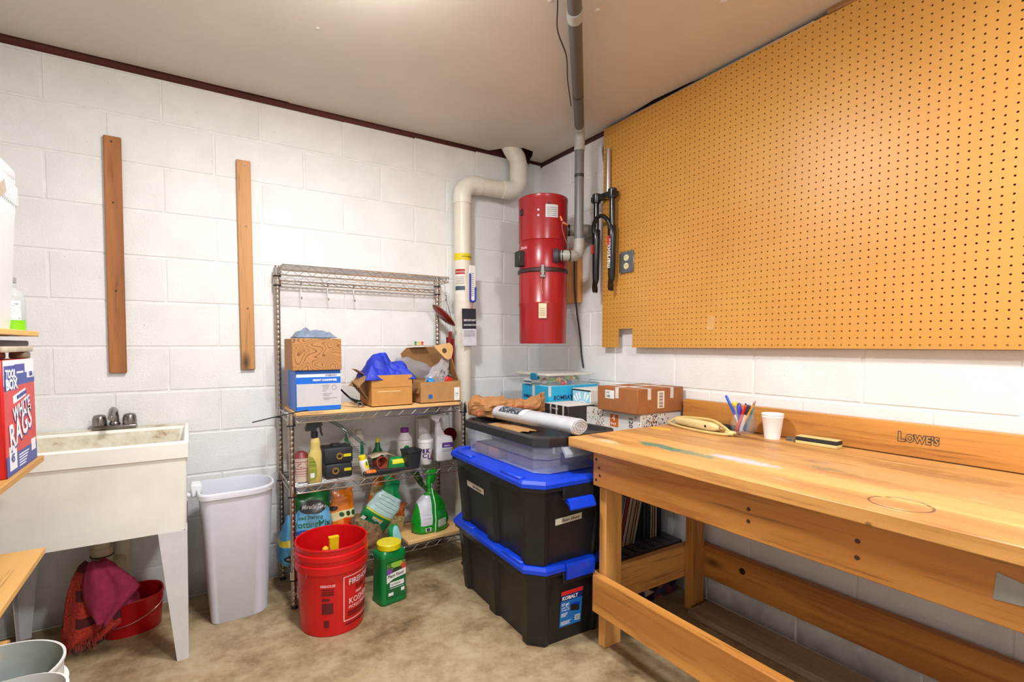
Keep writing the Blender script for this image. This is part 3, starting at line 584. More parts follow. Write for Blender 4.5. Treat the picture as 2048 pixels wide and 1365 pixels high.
# black and white carton
t=carton('black_carton','black carton with a white taped top beside the cyan boxes','box',(-.425,-.805,ST+.062),(.182,.20,.108),.0,P('black_card',(48,42,40),.55),cartw)
for u in (.05,.1,.155): panel(t,'tape_strip',frm((0,.2,0),'-x'),u,u+.012,.03,.109,ptape)
text(t,'fresh pack',.012,frm((0,.2,.085),'-x'),(.07,0),white_txt)
m=M(); m.rbox(-.43,-.25,-.83,-.605,ST,ST+.0612,.003); tag(obj('grey_carton',m,P('pale_card',(190,204,210),.6)),'pale grey-blue flat carton underneath the black carton','box')
# sunburst carton
t=carton('sunburst_carton','white carton with a navy sunburst emblem behind the black carton','box',(-.238,-.765,ST),(.2,.15,.243),0,cartw,cartw)
F=frm((0,.15,0),'-x'); panel(t,'blue_field',F,.004,.146,.02,.236,P('pale_blue_print',(150,204,222),.5,var=0)); panel(t,'border',F,.0,.15,.232,.240,black_txt,.0009); panel(t,'border',F,0,.005,.0,.24,black_txt,.0009)
m=M(); 
for k in range(11):
    q=math.radians(15+k*15); a=Vector((.085+.06*math.cos(q),.13+.06*math.sin(q),.0011)); b_=Vector((.085+.10*math.cos(q),.13+.10*math.sin(q),.0011)); n_=Vector((-math.sin(q),math.cos(q),0))*.004
    if b_.y<.23 and .006<b_.x<.146: m.add([F@(a-n_),F@(b_-n_*1.8),F@(b_+n_*1.8),F@(a+n_)],[(0,1,2,3)])
obj('sun_rays',m,white_txt,t,0)
m=M(); m.v=[tuple(F@Vector((.085+.055*math.cos(q/24*2*PI),.13+.05*math.sin(q/24*2*PI),.0012))) for q in range(24)]; m.f=[tuple(range(24))]; obj('emblem_ring',m,white_txt,t,0)
m=M(); m.v=[tuple(F@Vector((.085+.048*math.cos(q/24*2*PI),.13+.043*math.sin(q/24*2*PI),.0016))) for q in range(24)]; m.f=[tuple(range(24))]; obj('emblem',m,P('emblem_navy',(56,54,110),.5,var=0),t,0)
m=M(); m.v=[tuple(F@Vector((.085+x,.13+y,.002))) for x,y in ((-.012,-.03),(.004,-.03),(.0,.0),(.012,.0),(.012,.03),(-.004,.03),(-.004,.01),(-.014,.008))]; m.f=[tuple(range(8))]; obj('emblem_mark',m,white_txt,t,0)
# speckled white carton
t=carton('speckled_carton','long white carton with black and orange specks, under the brown box','box',(-.30,-1.17,ST),(.285,.395,.162),0,cartw,cartw)
F=frm((0,.395,0),'-x'); F2=frm((0,0,0),'-y')
def specks(F,u0,u1,v0,v1,n,seed):
    rr_=random.Random(seed)
    for cols,k in ((black_txt,n),(P('orange_ink',(214,110,40),.5,var=0),n//2)):
        m=M()
        for i in range(k):
            u=rr_.gauss((u0+u1)/2,(u1-u0)/4.2); v=rr_.uniform(v0,v1); r=rr_.uniform(.0015,.0042)
            m.add([F@Vector((u+r*math.cos(q),v+r*math.sin(q)*1.3,.0008)) for q in (0,1.2,2.5,3.7,5)],[(0,1,2,3,4)])
        obj('printed_specks',m,cols,t,0)['kind']='stuff'
specks(F,.06,.17,.05,.155,46,1); specks(F2,.0,.18,.05,.16,90,2)
panel(t,'grey_window',frm((0,0,.1638),'+z'),.02,.13,.28,.385,P('dark_window',(70,70,74),.4)); panel(t,'top_label',frm((0,0,.1638),'+z'),.02,.2,.08,.2,P('grey_lbl',(140,138,140),.5))
panel(t,'orange_label',F,.20,.255,.085,.145,P('orange_label',(212,104,30),.5,var=0)); text(t,'4',.04,F,(.215,.115),white_txt,.0006); text(t,'PACK',.015,F,(.205,.094),white_txt,.0003)
text(t,'120',.034,F,(.325,.145),black_txt,.0002,0,1,rot=-PI/2); panel(t,'pale_sticker',F2,.06,.15,.06,.11,P('sticker_pale',(226,216,222),.5))
# brown box
t=carton('brown_box','brown shipping box with strips of clear tape and a barcode label','box',(-.335,-1.183,ST+.1655),(.315,.262,.116),0,brownb)
F=frm((0,.262,0),'-x'); F2=frm((0,0,0),'-y')
panel(t,'address_label',F,.055,.115,.06,.1,label_w); text(t,'SHIP',.012,F,(.06,.085),grey_txt); text(t,'340',.018,F,(.062,.065),black_txt)
for (FF,u) in ((F,.122),(F2,.065),(F2,.22)): panel(t,'tape_strip',FF,u,u+.022,.065,.1168,ptape,.0008)
panel(t,'tape_strip',frm((0,0,.116),'+z'),.0,.315,.118,.142,ptape,.0008); panel(t,'tape_strip',frm((0,0,.116),'+z'),.065,.087,.0,.262,ptape,.001); panel(t,'tape_strip',frm((0,0,.116),'+z'),.22,.242,.0,.262,ptape,.001)
panel(t,'barcode_label',F2,.132,.178,.022,.102,P('label_pinkish',(238,222,206),.5)); [panel(t,'barcode_bar',F2,.142,.168,.028+.0052*i,.028+.0052*i+.0015+.0016*((i*7)%3==0),black_txt,.001) for i in range(13)]
m=M(); m.tube(bez([(-.335+.12,-1.05,1.005),(-.335+.125,-1.045,1.02),(-.335+.118,-1.05,1.03)],6),.0016,6); 
# books
bk=[('thin white paperback leaning at the far left of the book row',(190,184,176),.012,.24,.33),('red hardback leaning left under the workbench',(150,40,40),.022,.25,.36),('tall cream book leaning beside the red hardback',(196,180,158),.024,.27,.34),('pinkish cream book leaning in the middle of the row',(190,160,140),.028,.27,.31),('worn tan paperback leaning with frayed edge',(170,138,112),.018,.24,.28),('light beige book leaning to the left of the green one',(186,166,140),.022,.25,.22),('dark green hardback standing in the row',(50,64,54),.024,.26,.10),('dark navy hardback next to the green one',(36,44,58),.03,.26,.03),('cream book standing right of the navy one',(196,180,140),.016,.25,.02),('yellowish book standing near the right end',(192,160,96),.018,.25,.0),('pale cream book at the right end of the row',(200,186,156),.018,.25,0),('black hardback last in the row beside the bench leg',(24,24,26),.03,.27,0)]
x=-.372
for i,(lb,c,th,h,a) in enumerate(bk):
    th*=.92; a=.32 if a>.15 else 0
    t=thing('book',lb,'book',(x,-1.095,.2505),0,'books on the plastic shelf',(0,a*.75,0)); D=.17
    m=M(); m.box(0,.0025,0,D,0,h); m.box(th-.0025,th,0,D,0,h); m.box(0,th,0,.003,0,h); obj('cover',m,P('book_%d'%i,c,.6,var=.12),t,0)
    m=M(); m.box(.0026,th-.0026,.004,D-.004,.003,h-.003); obj('pages',m,P('pages',(206,196,176),.8),t,0)
    x+=th/max(.9,math.cos(a*.75))+.0012
    if i==5: x+=.052
t=thing('printed_box','dark box with a busy photo print on the floor under the plastic shelf','box',(-.40,-1.22,0))
m=M(); m.rbox(0,.34,.03,.5,.0,.165,.003); 
def busy():
    mm,nt,N,L,b=nm('busy_print'); v=coord(nt); vo=N.new('ShaderNodeTexVoronoi'); vo.inputs['Scale'].default_value=26; L.new(v,vo.inputs['Vector']); n=noi(nt,v,11,3)
    s=N.new('ShaderNodeSeparateColor'); L.new(vo.outputs['Color'],s.inputs[0])
    L.new(ramp(nt,s.outputs[0],[(0,lin((24,22,28))),(.35,lin((60,44,46))),(.55,lin((52,62,96))),(.75,lin((128,60,60))),(.9,lin((196,170,140)))]),b.inputs['Base Color']); b.inputs['Roughness'].default_value=.5; return mm
obj('carton',m,busy(),t)
# ================================================================ PIPES
pvc=P('pvc_cream',(226,220,204),.35,var=.03); pvc2=P('pvc_coupling',(232,228,214),.35,var=.03)
t=thing('vent_pipe','fat cream plastic vent pipe with two elbows running up into the ceiling','pipe',(-.638,-.066,0))
r=.0535; m=M(); m.lathe([(r*.96,0),(r*.96,2.08)],32); obj('riser',m,pvc,t)
m=M(); m.lathe([(r,2.06),(r,2.075)],32); arc=[Vector((.085-.085*math.cos(a),0,2.09+.085*math.sin(a))) for a in [i*PI/2/10 for i in range(11)]]
m.tube([(0,0,2.05)]+arc+[(.12,0,2.175)],r*1.03,28); obj('elbow',m,pvc2,t)
m=M(); m.cyl((.11,0,2.175),(.34,-.02,2.175),r*.96,None,28); hp=obj('cross_pipe',m,pvc,t)
ex,ey=.385,-.03
arc=[Vector((ex-.08+.08*math.sin(a),ey*(.8+.2*math.sin(a)),2.255-.08*math.cos(a))) for a in [i*PI/2/10 for i in range(11)]]
m=M(); m.tube([(.27,-.02,2.175)]+arc+[(ex,ey,2.285)],r*1.03,28); obj('elbow',m,pvc2,t)
m=M(); m.tube([(ex,ey,2.26),(ex,ey,2.35),(ex-.01,ey,2.385),(ex-.04,ey+.01,2.43),(ex-.09,ey+.01,2.5)],r*1.02,28); obj('ceiling_elbow',m,pvc2,t)
rc=lambda w:r*.96
m=M(); m.lathe([(r*.97,1.71),(r*.97,1.75)],32,c0=False,c1=False); ring=obj('yellow_sticker',m,P('sticker_yellow',(228,206,30),.5),t)
text(t,'RADON REDUCTION SYSTEM',.009,None,(-.03,1.727),black_txt,cyl=lambda w:r*.97)
def cylpanel(par,name,r_,a0,a1,z0,z1,mat,n=8):
    m=M(); m.grid([[Vector((r_*math.sin(a0+(a1-a0)*i/n),-r_*math.cos(a0+(a1-a0)*i/n),z)) for z in (z0,z1)] for i in range(n+1)]); return obj(name,m,mat,par)
A=-.56
cylpanel(t,'notice',r*.968,A-.9,A+.35,1.47,1.655,P('notice_paper',(228,224,214),.6)); cylpanel(t,'notice_head',r*.972,A-.9,A+.35,1.625,1.655,P('notice_red',(172,34,38),.5,var=0)); cylpanel(t,'notice_foot',r*.972,A-.9,A+.35,1.53,1.555,P('notice_slate',(70,84,92),.5,var=0))
text(t,'RADON SYSTEM',.010,None,(-.068,1.635),white_txt,.0001,cyl=lambda w:r*.975,sx=.8)
for i in range(5): cylpanel(t,'print_line',r*.9725,A-.8,A+.25,1.607-.010*i,1.610-.010*i,grey_txt)
# gauge tube
t=thing('manometer','blue U-shaped gauge tube clipped to the white pipe','gauge',(-.60,-.125,1.45))
blu=P('gauge_blue',(28,48,170),.25,var=0); m=M(); m.tube([(-.018,0,.18),(-.018,0,.03)]+[(-.0*1+.018*-math.cos(a),0,.03-.018*math.sin(a)) for a in [i*PI/8 for i in range(1,8)]]+[(.018,0,.03),(.018,0,.10)],.0055,10); obj('u_tube',m,blu,t)
m=M(); m.rbox(-.022,.022,.004,.008,.02,.23,.002); obj('scale_card',m,label_w,t)
m=M(); [m.box(-.008,.008,.003,.0042,.05+.012*i,.052+.012*i) for i in range(12)]; obj('scale_marks',m,black_txt,t)['kind']='stuff'
m=M(); m.tube(bez([(0,.0,.012),(-.004,.002,-.05),(.006,.006,-.10),(-.004,.0,-.14),(-.03,-.005,-.20)],8),.0022,6); obj('red_cord',m,P('cord_red',(190,44,36),.5),t)
t=thing('hang_tag','dark and white information tag hanging on the white pipe','tag',(-.628,-.135,1.20),math.radians(20),None,(0,-.03,.22))
m=M(); m.box(-.055,.055,-.001,0,0,.22); obj('card',m,P('tag_white',(224,226,232),.35),t); F=frm((-.055,-.001,0),'-y')
panel(t,'dark_field',F,.0,.11,.10,.22,P('tag_slate',(52,54,66),.35,var=0)); text(t,'IMPORTANT',.017,F,(.012,.145),white_txt,.0003); text(t,'INFORMATION',.014,F,(.012,.118),white_txt,.0002); 
for i in range(5): panel(t,'print_line',F,.012,.098,.055+.008*i,.0575+.008*i,grey_txt)
# grey central vacuum pipe
gp=P('pipe_grey',(112,112,114),.35,var=.05); gp2=P('pipe_grey_dark',(92,88,84),.4,var=.08); gl=P('coupling_grey',(172,170,164),.4)
px,py=-.195,-.612; dirv=Vector((-.72,-.80,0)).normalized()
t=thing('vacuum_pipe','grey plastic pipe rising from the red vacuum and along the ceiling','pipe',(px,py,1.70))
m=M(); m.cyl((0,0,.03),(0,0,.60),.0256,None,24); obj('riser',m,gp,t)
E0=Vector((0,0,.645)); m=M(); arc=[Vector((0,0,.63))+dirv*(.05*(1-math.cos(a)))+Vector((0,0,.05*math.sin(a))) for a in [i*PI/2/8 for i in range(9)]]
m.tube([(0,0,.575)]+arc+[arc[-1]+dirv*.03],.029,22); obj('top_elbow',m,gl,t)
m=M(); m.cyl(arc[-1]+dirv*.02,arc[-1]+dirv*3.0,.0256,None,24); obj('ceiling_run',m,gp2,t)
m=M(); p0=arc[-1]+dirv*.92; m.cyl(p0,p0+dirv*.05,.0295,None,24); obj('coupling',m,gl,t)
m=M(); m.cyl((0,0,.43),(0,0,.448),.0262,None,24); obj('tape_band',m,P('band_black',(48,46,46),.5),t)
m=M(); p1=arc[-1]+dirv*.36; m.cyl(p1,p1+dirv*.014,.0262,None,24); obj('tape_band',m,MC['band_black'],t)
m=M(); pts=[arc[-1]+dirv*s+Vector((sd,-sd*.9,dz)) for s,sd,dz in ((.28,-.026,-.01),(.5,-.032,.0),(.7,-.03,-.006),(.85,-.05,.01),(1.05,-.045,.022),(1.3,-.09,.024),(1.7,-.07,.024))]
m.tube(bez(pts,8),.0028,6); obj('control_wire',m,P('wire_dark',(52,44,40),.6),t)
# ================================================================ RED CENTRAL VACUUM
vc=Vector((-.30,-.42,1.212)); VT=math.radians(-36.9)
t=thing('central_vacuum','red cylindrical central vacuum unit hanging in the corner','vacuum',vc,VT)
red=P('vac_red',(158,20,28),.28,var=.06,nscale=8)
m=M(); m.lathe([(.125,.004),(.1345,0),(.1345,.006),(.138,.20),(.1415,.225),(.1415,.232),(.1385,.238),(.1395,.395),(.1395,.40)],48); obj('dust_can',m,red,t)
m=M(); m.lathe([(.142,.398),(.146,.402),(.146,.418),(.142,.422)],48); obj('clamp_ring',m,P('ring_dark',(52,22,24),.4),t)
m=M(); m.lathe([(.139,.42),(.139,.575),(.137,.578)],48); obj('filter_body',m,red,t)
m=M(); m.lathe([(.136,.577),(.1405,.581),(.1405,.80),(.1425,.803),(.1425,.822),(.139,.826),(.02,.828)],48); hd=obj('motor_head',m,red,t)
m=M(); [m.cyl((.1425*math.sin(a),-.1425*math.cos(a),z),(.1445*math.sin(a),-.1445*math.cos(a),z),.0045,None,10) for a,z in ((-1.2,.81),(.95,.81),(-1.25,.60))]; obj('screw',m,chrome,t)['kind']='stuff'
for z in (.735,.705):
    m=M(); m.lathe([(.007,0),(.006,.004),(.002,.0055)],12,mx=Matrix.Translation((.141*math.sin(-.18),-.141*math.cos(-.18),z))@Matrix.Rotation(PI/2,4,'X')); obj('indicator',m,P('lens_pink',(236,206,210),.2),t)
m=M(); m.lathe([(.006,0),(.006,.006)],12,mx=Matrix.Translation((.141*math.sin(.25),-.141*math.cos(.25),.772))@Matrix.Rotation(PI/2,4,'X')); obj('power_knob',m,blackp,t)
cylpanel(t,'rating_plate',.1412,.10,.62,.695,.765,P('plate_silver',(206,208,210),.35))
for i in range(5): cylpanel(t,'print_line',.1416,.14,.58,.703+.011*i,.706+.011*i,grey_txt)
m=M(); m.rbox(-.012,.012,-.006,.006,.72,.755,.002,Matrix.Translation((.141*math.sin(-1.0),-.141*math.cos(-1.0),0))@Matrix.Rotation(-1.0,4,'Z')); obj('switch',m,blackp,t)
m=M(); m.rbox(-.028,.028,-.022,.022,.435,.52,.004,Matrix.Translation((.150*math.sin(-1.02),-.150*math.cos(-1.02),0))@Matrix.Rotation(-1.02,4,'Z')); obj('utility_valve',m,P('valve_black',(42,40,38),.5),t)
cylpanel(t,'brand_plate',.1393,-1.1,-.66,.527,.55,P('brand_red',(178,40,60),.4,var=0)); text(t,'ilBone',.022,None,(-.15,.531),P('brand_pink',(236,190,196),.4,var=0),.0003,cyl=lambda w:.1395)
m=M(); m.rbox(-.009,.009,-.010,.002,.37,.435,.002,Matrix.Translation((0,-.146,0))); m.rbox(-.014,.014,-.012,.002,.365,.378,.002,Matrix.Translation((0,-.146,0))); m.cyl((-.016,-.152,.395),(.016,-.152,.395),.004,None,8); obj('toggle_latch',m,chrome,t)
m=M(); m.tube(bez([(-.002,-.16,.372),(-.008,-.15,.32),(.0,-.146,.275)],8),.0012,5); tg=obj('tag_string',m,P('string',(206,170,130),.8),t)
m=M(); m.box(-.022,.022,-.1475,-.1455,.14,.222); obj('paper_tag',m,P('tag_cream',(226,206,168),.7),t)
for i in range(4): panel(t,'print_line',frm((-.016,-.1475,.155),'-y'),.0,.03,.012*i,.012*i+.003,grey_txt)
# inlet + elbow
inl=Vector((.072,-.118,.485)); loc=lambda p:(Matrix.Rotation(-VT,3,'Z')@(Vector(p)-vc)); ve=loc((px,py,1.73))
m=M(); m.lathe([(.040,-.005),(.040,.022),(.033,.026)],24,mx=Matrix.Translation(inl-Vector((.01,0,0)))@Matrix.Rotation(PI/2,4,'Y')); obj('inlet_collar',m,P('collar_dark',(62,62,72),.5),t)
m=M(); m.cyl(inl+Vector((.0,0,0)),inl+Vector((.06,-.01,0)),.029,None,22); obj('rubber_cuff',m,P('cuff_rubber',(50,44,40),.6),t)
m=M(); q0=inl+Vector((.03,-.004,0)); pth=bez([q0,q0+Vector((.045,-.004,.0)),Vector((ve.x-.012,ve.y,.492)),Vector((ve.x,ve.y,.53)),Vector((ve.x,ve.y,.58))],8); m.tube(pth,.0305,22); obj('inlet_elbow',m,P('elbow_grey',(160,158,150),.4),t)
for s in (2,7): 
    m=M(); a_=pth[s]; b_=pth[s+1]; m.cyl(a_,b_,.0325,None,22); obj('hose_clamp',m,dkmetal,t)
m=M(); m.cyl((.125,.02,.655),(.19,.02,.655),.032,None,20); obj('exhaust_stub',m,P('exhaust_grey',(150,148,140),.4),t)
m=M(); m.cyl((.145,.02,.655),(.155,.02,.655),.034,None,20); obj('exhaust_clamp',m,dkmetal,t)
m=M(); m.lathe([(.055,0),(.055,.006),(.03,.012)],24,mx=Matrix.Translation(loc((-.004,-.50,1.86)))@Matrix.Rotation(-VT,4,'Z')@Matrix.Rotation(-PI/2,4,'Y')); obj('wall_flange',m,MC['exhaust_grey'],t)
m=M(); m.tube(bez([(.19,.02,.655),(.26,.02,.655),loc((-.03,-.50,1.865)),loc((-.012,-.50,1.865))],6),.030,18); obj('exhaust_pipe',m,MC['exhaust_grey'],t)
orn=P('wire_nut',(214,130,90),.5)
for a_,b_ in (((.105,-.125,.675),(.095,-.13,.70)),((.11,-.128,.665),(.135,-.115,.655))):
    m=M(); m.cyl(a_,b_,.007,.004,10); obj('wire_nut',m,orn,t)
m=M(); m.tube(bez([(.105,-.125,.668),(.108,-.132,.62),(.13,-.12,.56),(.15,-.11,.535)],8),.002,6); obj('low_voltage_wire',m,P('wire_tan',(150,104,84),.5),t)
m=M(); [m.box(x0,x1,.10,.20,z,z+.03) for x0,x1,z in ((.06,.14,.30),(.06,.14,.62))]; obj('wall_bracket',m,P('bracket_red',(120,16,22),.4),t)
m=M(); m.rbox(-.038,-.0005,-.425,-.25,1.463,1.80,.003); tag(obj('mounting_board',m,wood('mount_wood',(196,134,66),(150,92,36),'z',.6)),'orange-brown mounting board on the wall behind the red vacuum','board')
m=M(); m.tube(bez([(-.045,-.40,1.72),(-.045,-.405,1.55),(-.03,-.41,1.40),(-.012,-.42,1.25),(-.010,-.43,1.15),(-.012,-.45,1.065)],10),.0055,8); ob=tag(obj('power_cord',m,P('cord_black',(34,32,32),.5)),'black power cord hanging down the wall from the red vacuum','cord')
# ================================================================ BICYCLE FORK
fx,fy=-.09,-.70; t=thing('bicycle_fork','black suspension bicycle fork with a silver steerer hanging beside the pegboard','bicycle fork',(fx,fy,1.50),math.radians(-90))
blk2=P('fork_black',(20,20,22),.25,var=.05); al=P('steerer_alu',(196,190,182),.3,.9)
m=M(); m.cyl((.0,.028,.515),(.0,.028,.785),.0145,None,20); obj('steerer',m,al,t)
lg=(-.062,.062)
m=M(); m.loft([[Vector((x,y0+o,.52+.012*(1-abs(x)/.075)+z)) for o,z in ((-.02,-.014),(.02,-.014),(.02,.014),(-.02,.014))] for x,y0 in ((-.085,0),(-.05,.004),(-.018,.022),(.018,.022),(.05,.004),(.085,0))]); obj('crown',m,blk2,t)
for x in lg:
    m=M(); m.lathe([(.023,.498),(.024,.502),(.024,.545),(.02,.549)],18,x,0); obj('crown_clamp',m,blk2,t)
    m=M(); m.cyl((x,0,.30),(x,0,.51),.0155,None,18); obj('stanchion',m,P('stanchion_black',(14,14,16),.15),t)
    m=M(); m.lathe([(.012,.05),(.019,.075),(.0205,.20),(.0225,.29),(.0235,.345),(.021,.35)],18,x,0); lo=obj('lower_leg',m,blk2,t)
    m=M(); m.prism([(-.014,.075),(.012,.075),(.012,.045),(.016,.02),(.013,0),(.004,.002),(.003,.016),(-.005,.016),(-.007,.0),(-.016,.004),(-.02,.03)],-.005,.005,Matrix.Translation((x,-.004,-.002))@Matrix.Rotation(PI/2,4,'Z')@Matrix.Rotation(PI/2,4,'X')); obj('dropout',m,blk2,lo,20)
m=M(); m.tube(bez([(-.062,-.016,.33),(-.058,-.024,.37),(-.03,-.03,.402),(.0,-.032,.41),(.03,-.03,.402),(.058,-.024,.37),(.062,-.016,.33)],6),.0115,10); obj('arch',m,blk2,t)
text(t,'marzocchi',.04,frm((.062,-.0225,.12),'-y'),(.011,.0),white_txt,.0007,0,.95,rot=PI/2,off=.001)
for x,z0 in ((.062,.245),(-.062,.215)):
    m=M(); m.box(x-.012,x+.004,-.0245,-.0225,z0,z0+.05); obj('red_decal',m,P('decal_red',(206,44,36),.4,var=0),t)
m=M(); m.tube([(.0,.036,.53),(.0,.055,.53),(0,.062,.535)],.003,6); obj('peg_hook',m,dkmetal,t)
# ================================================================ WIRE RACK
RX0,RX1,RY0,RY1=-1.67,-.795,-.37,-.04
t=rack=thing('wire_rack','chrome wire shelving rack against the back wall with a top rail','shelf rack',(0,0,0))
postm=P('post_chrome',(180,172,164),.25,1,var=.08)
def post(x,y,h):
    pr=[(.012,.0),(.0127,.02)]; z=.03
    while z<h-.02: pr+=[(.0127,z),(.0122,z+.0008),(.0122,z+.0022),(.0127,z+.003)]; z+=.0254
    pr+=[(.0127,h-.004),(.011,h)]; m=M(); m.lathe(pr,14,x,y); p=obj('post',m,postm,t,60)
    m=M(); m.lathe([(.014,-.0),(.016,.004),(.011,.02)],12,x,y); obj('foot',m,blackp,p)
for x in (RX0,RX1):
    post(x,RY0,.895); post(x,RY1,1.60)
wm=P('shelf_wire',(205,202,198),.18,1,var=.05)
def wshelf(z,y0,y1,x0=RX0,x1=RX1,h=.028,grid=True):
    m=M(); s=5
    for y in (y0,y1):
        for zz in (z,z-h): m.cyl((x0,y,zz),(x1,y,zz),.0028,None,6)
    for x in (x0,x1):
        for zz in (z,z-h): m.cyl((x,y0,zz),(x,y1,zz),.0028,None,6)
    fr=obj('rim_wire',m,wm,t)
    m=M()
    def zig(p,q,n): 
        p,q=Vector(p),Vector(q); m.tube([p+(q-p)*i/n+Vector((0,0,-h if i%2 else 0)) for i in range(n+1)],.0017,5)
    n=26
    for y in (y0,y1): zig((x0,y,z),(x1,y,z),n)
    for x in (x0,x1): zig((x,y0,z),(x,y1,z),8)
    obj('truss_wire',m,wm,fr)
    if grid:
        m=M(); k=max(3,round((y1-y0)/.0245))
        for i in range(1,k): m.cyl((x0,y0+(y1-y0)*i/k,z+.001),(x1,y0+(y1-y0)*i/k,z+.001),.0012,None,5)
        for i in range(1,4): m.cyl((x0+(x1-x0)*i/4,y0,z-.003),(x0+(x1-x0)*i/4,y1,z-.003),.0026,None,5)
        obj('deck_wires',m,wm,fr)['kind']='stuff'
    for x in (x0,x1):
        for y in ((y0,y1) if grid and y0<-.3 else (RY1,)):
            m=M(); m.lathe([(.0175,z-h-.008),(.019,z-h-.004),(.0175,z+.004)],14,x,y); obj('sleeve',m,chrome,fr)
            m=M(); m.lathe([(.0195,z-h-.012),(.0195,z-h-.006)],14,x,y); obj('black_collar',m,blackp,fr)
SZ1,SZ2,SZ3,SZT=.17,.553,.877,1.585
for z in (SZ1,SZ2,SZ3): wshelf(z,RY0,RY1)
wshelf(SZT,-.20,RY1); wshelf(1.527,RY1-.002,RY1+.002,grid=False,h=.016)
m=M(); m.rbox(RX0+.02,RX1-.02,RY0+.004,RY1-.004,SZ3+.003,SZ3+.018,.002); tag(obj('shelf_board',m,wood('pale_board',(214,170,110),(180,130,74),'x',.6)),'pale pine board lying on the top deck of the wire rack','board')
TB=SZ3+.0185
# s-hooks
for i,x in enumerate((-1.558,-1.425,-1.288)):
    h=M(); h.tube([(0,0,.012)]+[(0,-.007*math.sin(a),.018+.007*math.cos(a)-.0) for a in (2.6,1.6,.8,0,-.8,-1.6)]+[(0,.004,-.02),(0,-.004,-.05)]+[(0,-.013-.009*math.cos(a)+.0,-.058-.009*math.sin(a)) for a in (0.3,1.0,1.6,2.4,3.1)],.0022,6)
    o=tag(obj('s_hook',h,chrome),['leftmost of three steel hooks on the rack rail','middle steel hook on the rack rail','rightmost of three steel hooks on the rack rail'][i],'hook','steel hooks on the rack rail'); o.location=(x,-.042,1.504)
# wind chime
t=thing('wind_chime','dark red wind chime with tilted disc hanging at the right end of the rack','wind chime',(-.788,-.115,1.21))
mah=P('mahogany',(116,30,26),.15,var=.1); strg=P('chime_string',(40,36,36),.8)
m=M(); m.tube([(.01,0,.335),(.012,0,.31),(.014,0,.30)],.0016,5); m.tube([(.014+.008*math.cos(q/12*2*PI),0,.29+.008*math.sin(q/12*2*PI)) for q in range(12)],.0016,5,True); m.tube([(.014,0,.365),(.01,0,.375),(.004,0,.37),(.006,0,.34),(.014,0,.30)],.0018,5); obj('ring_hook',m,chrome,t)
dm=Matrix.Translation((.0,0,.165))@Matrix.Rotation(.72,4,'Y'); m=M(); m.lathe([(.01,-.02),(.05,-.017),(.078,-.009),(.092,0),(.078,.009),(.05,.017),(.01,.02)],32,mx=dm,sy=.55); obj('disc',m,mah,t)
m=M()
for k in range(6):
    q=k/6*2*PI; p=dm@Vector((.074*math.cos(q),.038*math.sin(q),.006)); m.cyl((.016,0,.262),p,.0009,None,4)
m.cyl((.016,0,.285),(.016,0,.262),.002,None,5); obj('strings',m,strg,t)
for k,(x,y,zt,L_) in enumerate(((.03,-.02,.072,.42),(.058,.0,.03,.40),(.04,.03,.04,.40))):
    m=M(); m.cyl((x,y,zt),(x,y,zt-L_),.0105,None,14); tb=obj('chime_tube',m,P('tube_red',(134,22,26),.3,.3),t)
    m=M(); m.cyl((x,y,zt),(x,y,.165+ -.8*x),.0008,None,4); obj('tube_string',m,strg,tb)
m=M(); m.cyl((.012,0,.13),(.035,0,-.5),.0009,None,4); sl=obj('clapper_string',m,strg,t); m=M(); m.lathe([(.002,-.002),(.045,-.004),(.045,.004),(.002,.002)],24,mx=Matrix.Translation((.035,0,-.54))@Matrix.Rotation(PI/2,4,'X')); obj('sail',m,P('sail_red',(110,14,18),.3),sl)
# ---- top deck contents
t=carton('chainwheel_box','blue and grey product box with white stripe on the rack, under the wood-print box','box',(-1.642,-.335,TB),(.203,.20,.19),0,P('box_blue',(0,104,214),.4,var=.03))
F=frm((0,0,0),'-y'); panel(t,'grey_panel',F,.004,.203,.024,.127,P('box_grey',(196,196,200),.45,var=.02)); panel(t,'white_stripe',F,.003,.203,.158,.173,P('stripe_white',(226,232,240),.4,var=0))
panel(t,'thin_stripe',F,.003,.203,.0225,.0245,MC['stripe_white'])
text(t,'SHIMANO',.012,F,(.132,.161),P('logo_slate',(60,84,110),.5,var=0),.0002,0,1); text(t,'FRONT CHAINWHEEL',.0135,F,(.076,.139),white_txt,.0005,0,.82)
for i,(u0,u1,v) in enumerate(((.118,.15,.117),(.118,.148,.109),(.118,.146,.10),(.118,.135,.091),(.12,.16,.076),(.12,.15,.068),(.12,.185,.056),(.125,.15,.05))): panel(t,'small_print',F,u0,u1,v,v+.0025,grey_txt,.0009)
m=M(); m.v=[tuple(F@Vector((.172+.011*math.cos(q/20*2*PI),.107+.011*math.sin(q/20*2*PI),.0011))) for q in range(20)]+[tuple(F@Vector((.172+.009*math.cos(q/20*2*PI),.107+.009*math.sin(q/20*2*PI),.0011))) for q in range(20)]; m.f=[(q,(q+1)%20,20+(q+1)%20,20+q) for q in range(20)]; obj('gear_drawing',m,grey_txt,t,0)
def swirl():
    mm,nt,N,L,b=nm('wood_print'); v=coord(nt,scale=(7,7,11)); n=noi(nt,v,1.3,1,.4,.3); s=mth(nt,'FRACT',mth(nt,'MULTIPLY',n,17)); k=ramp(nt,s,[(.0,(1,1,1,1)),(.16,(1,1,1,1)),(.26,(0,0,0,1))])
    L.new(mix(nt,k,lin((180,128,74)),lin((128,82,40))),b.inputs['Base Color']); b.inputs['Roughness'].default_value=.6; return mm
t=carton('wood_print_box','tan box printed with swirling wood grain, stacked on the blue product box','box',(-1.658,-.352,TB+.1905),(.22,.21,.147),0,swirl())
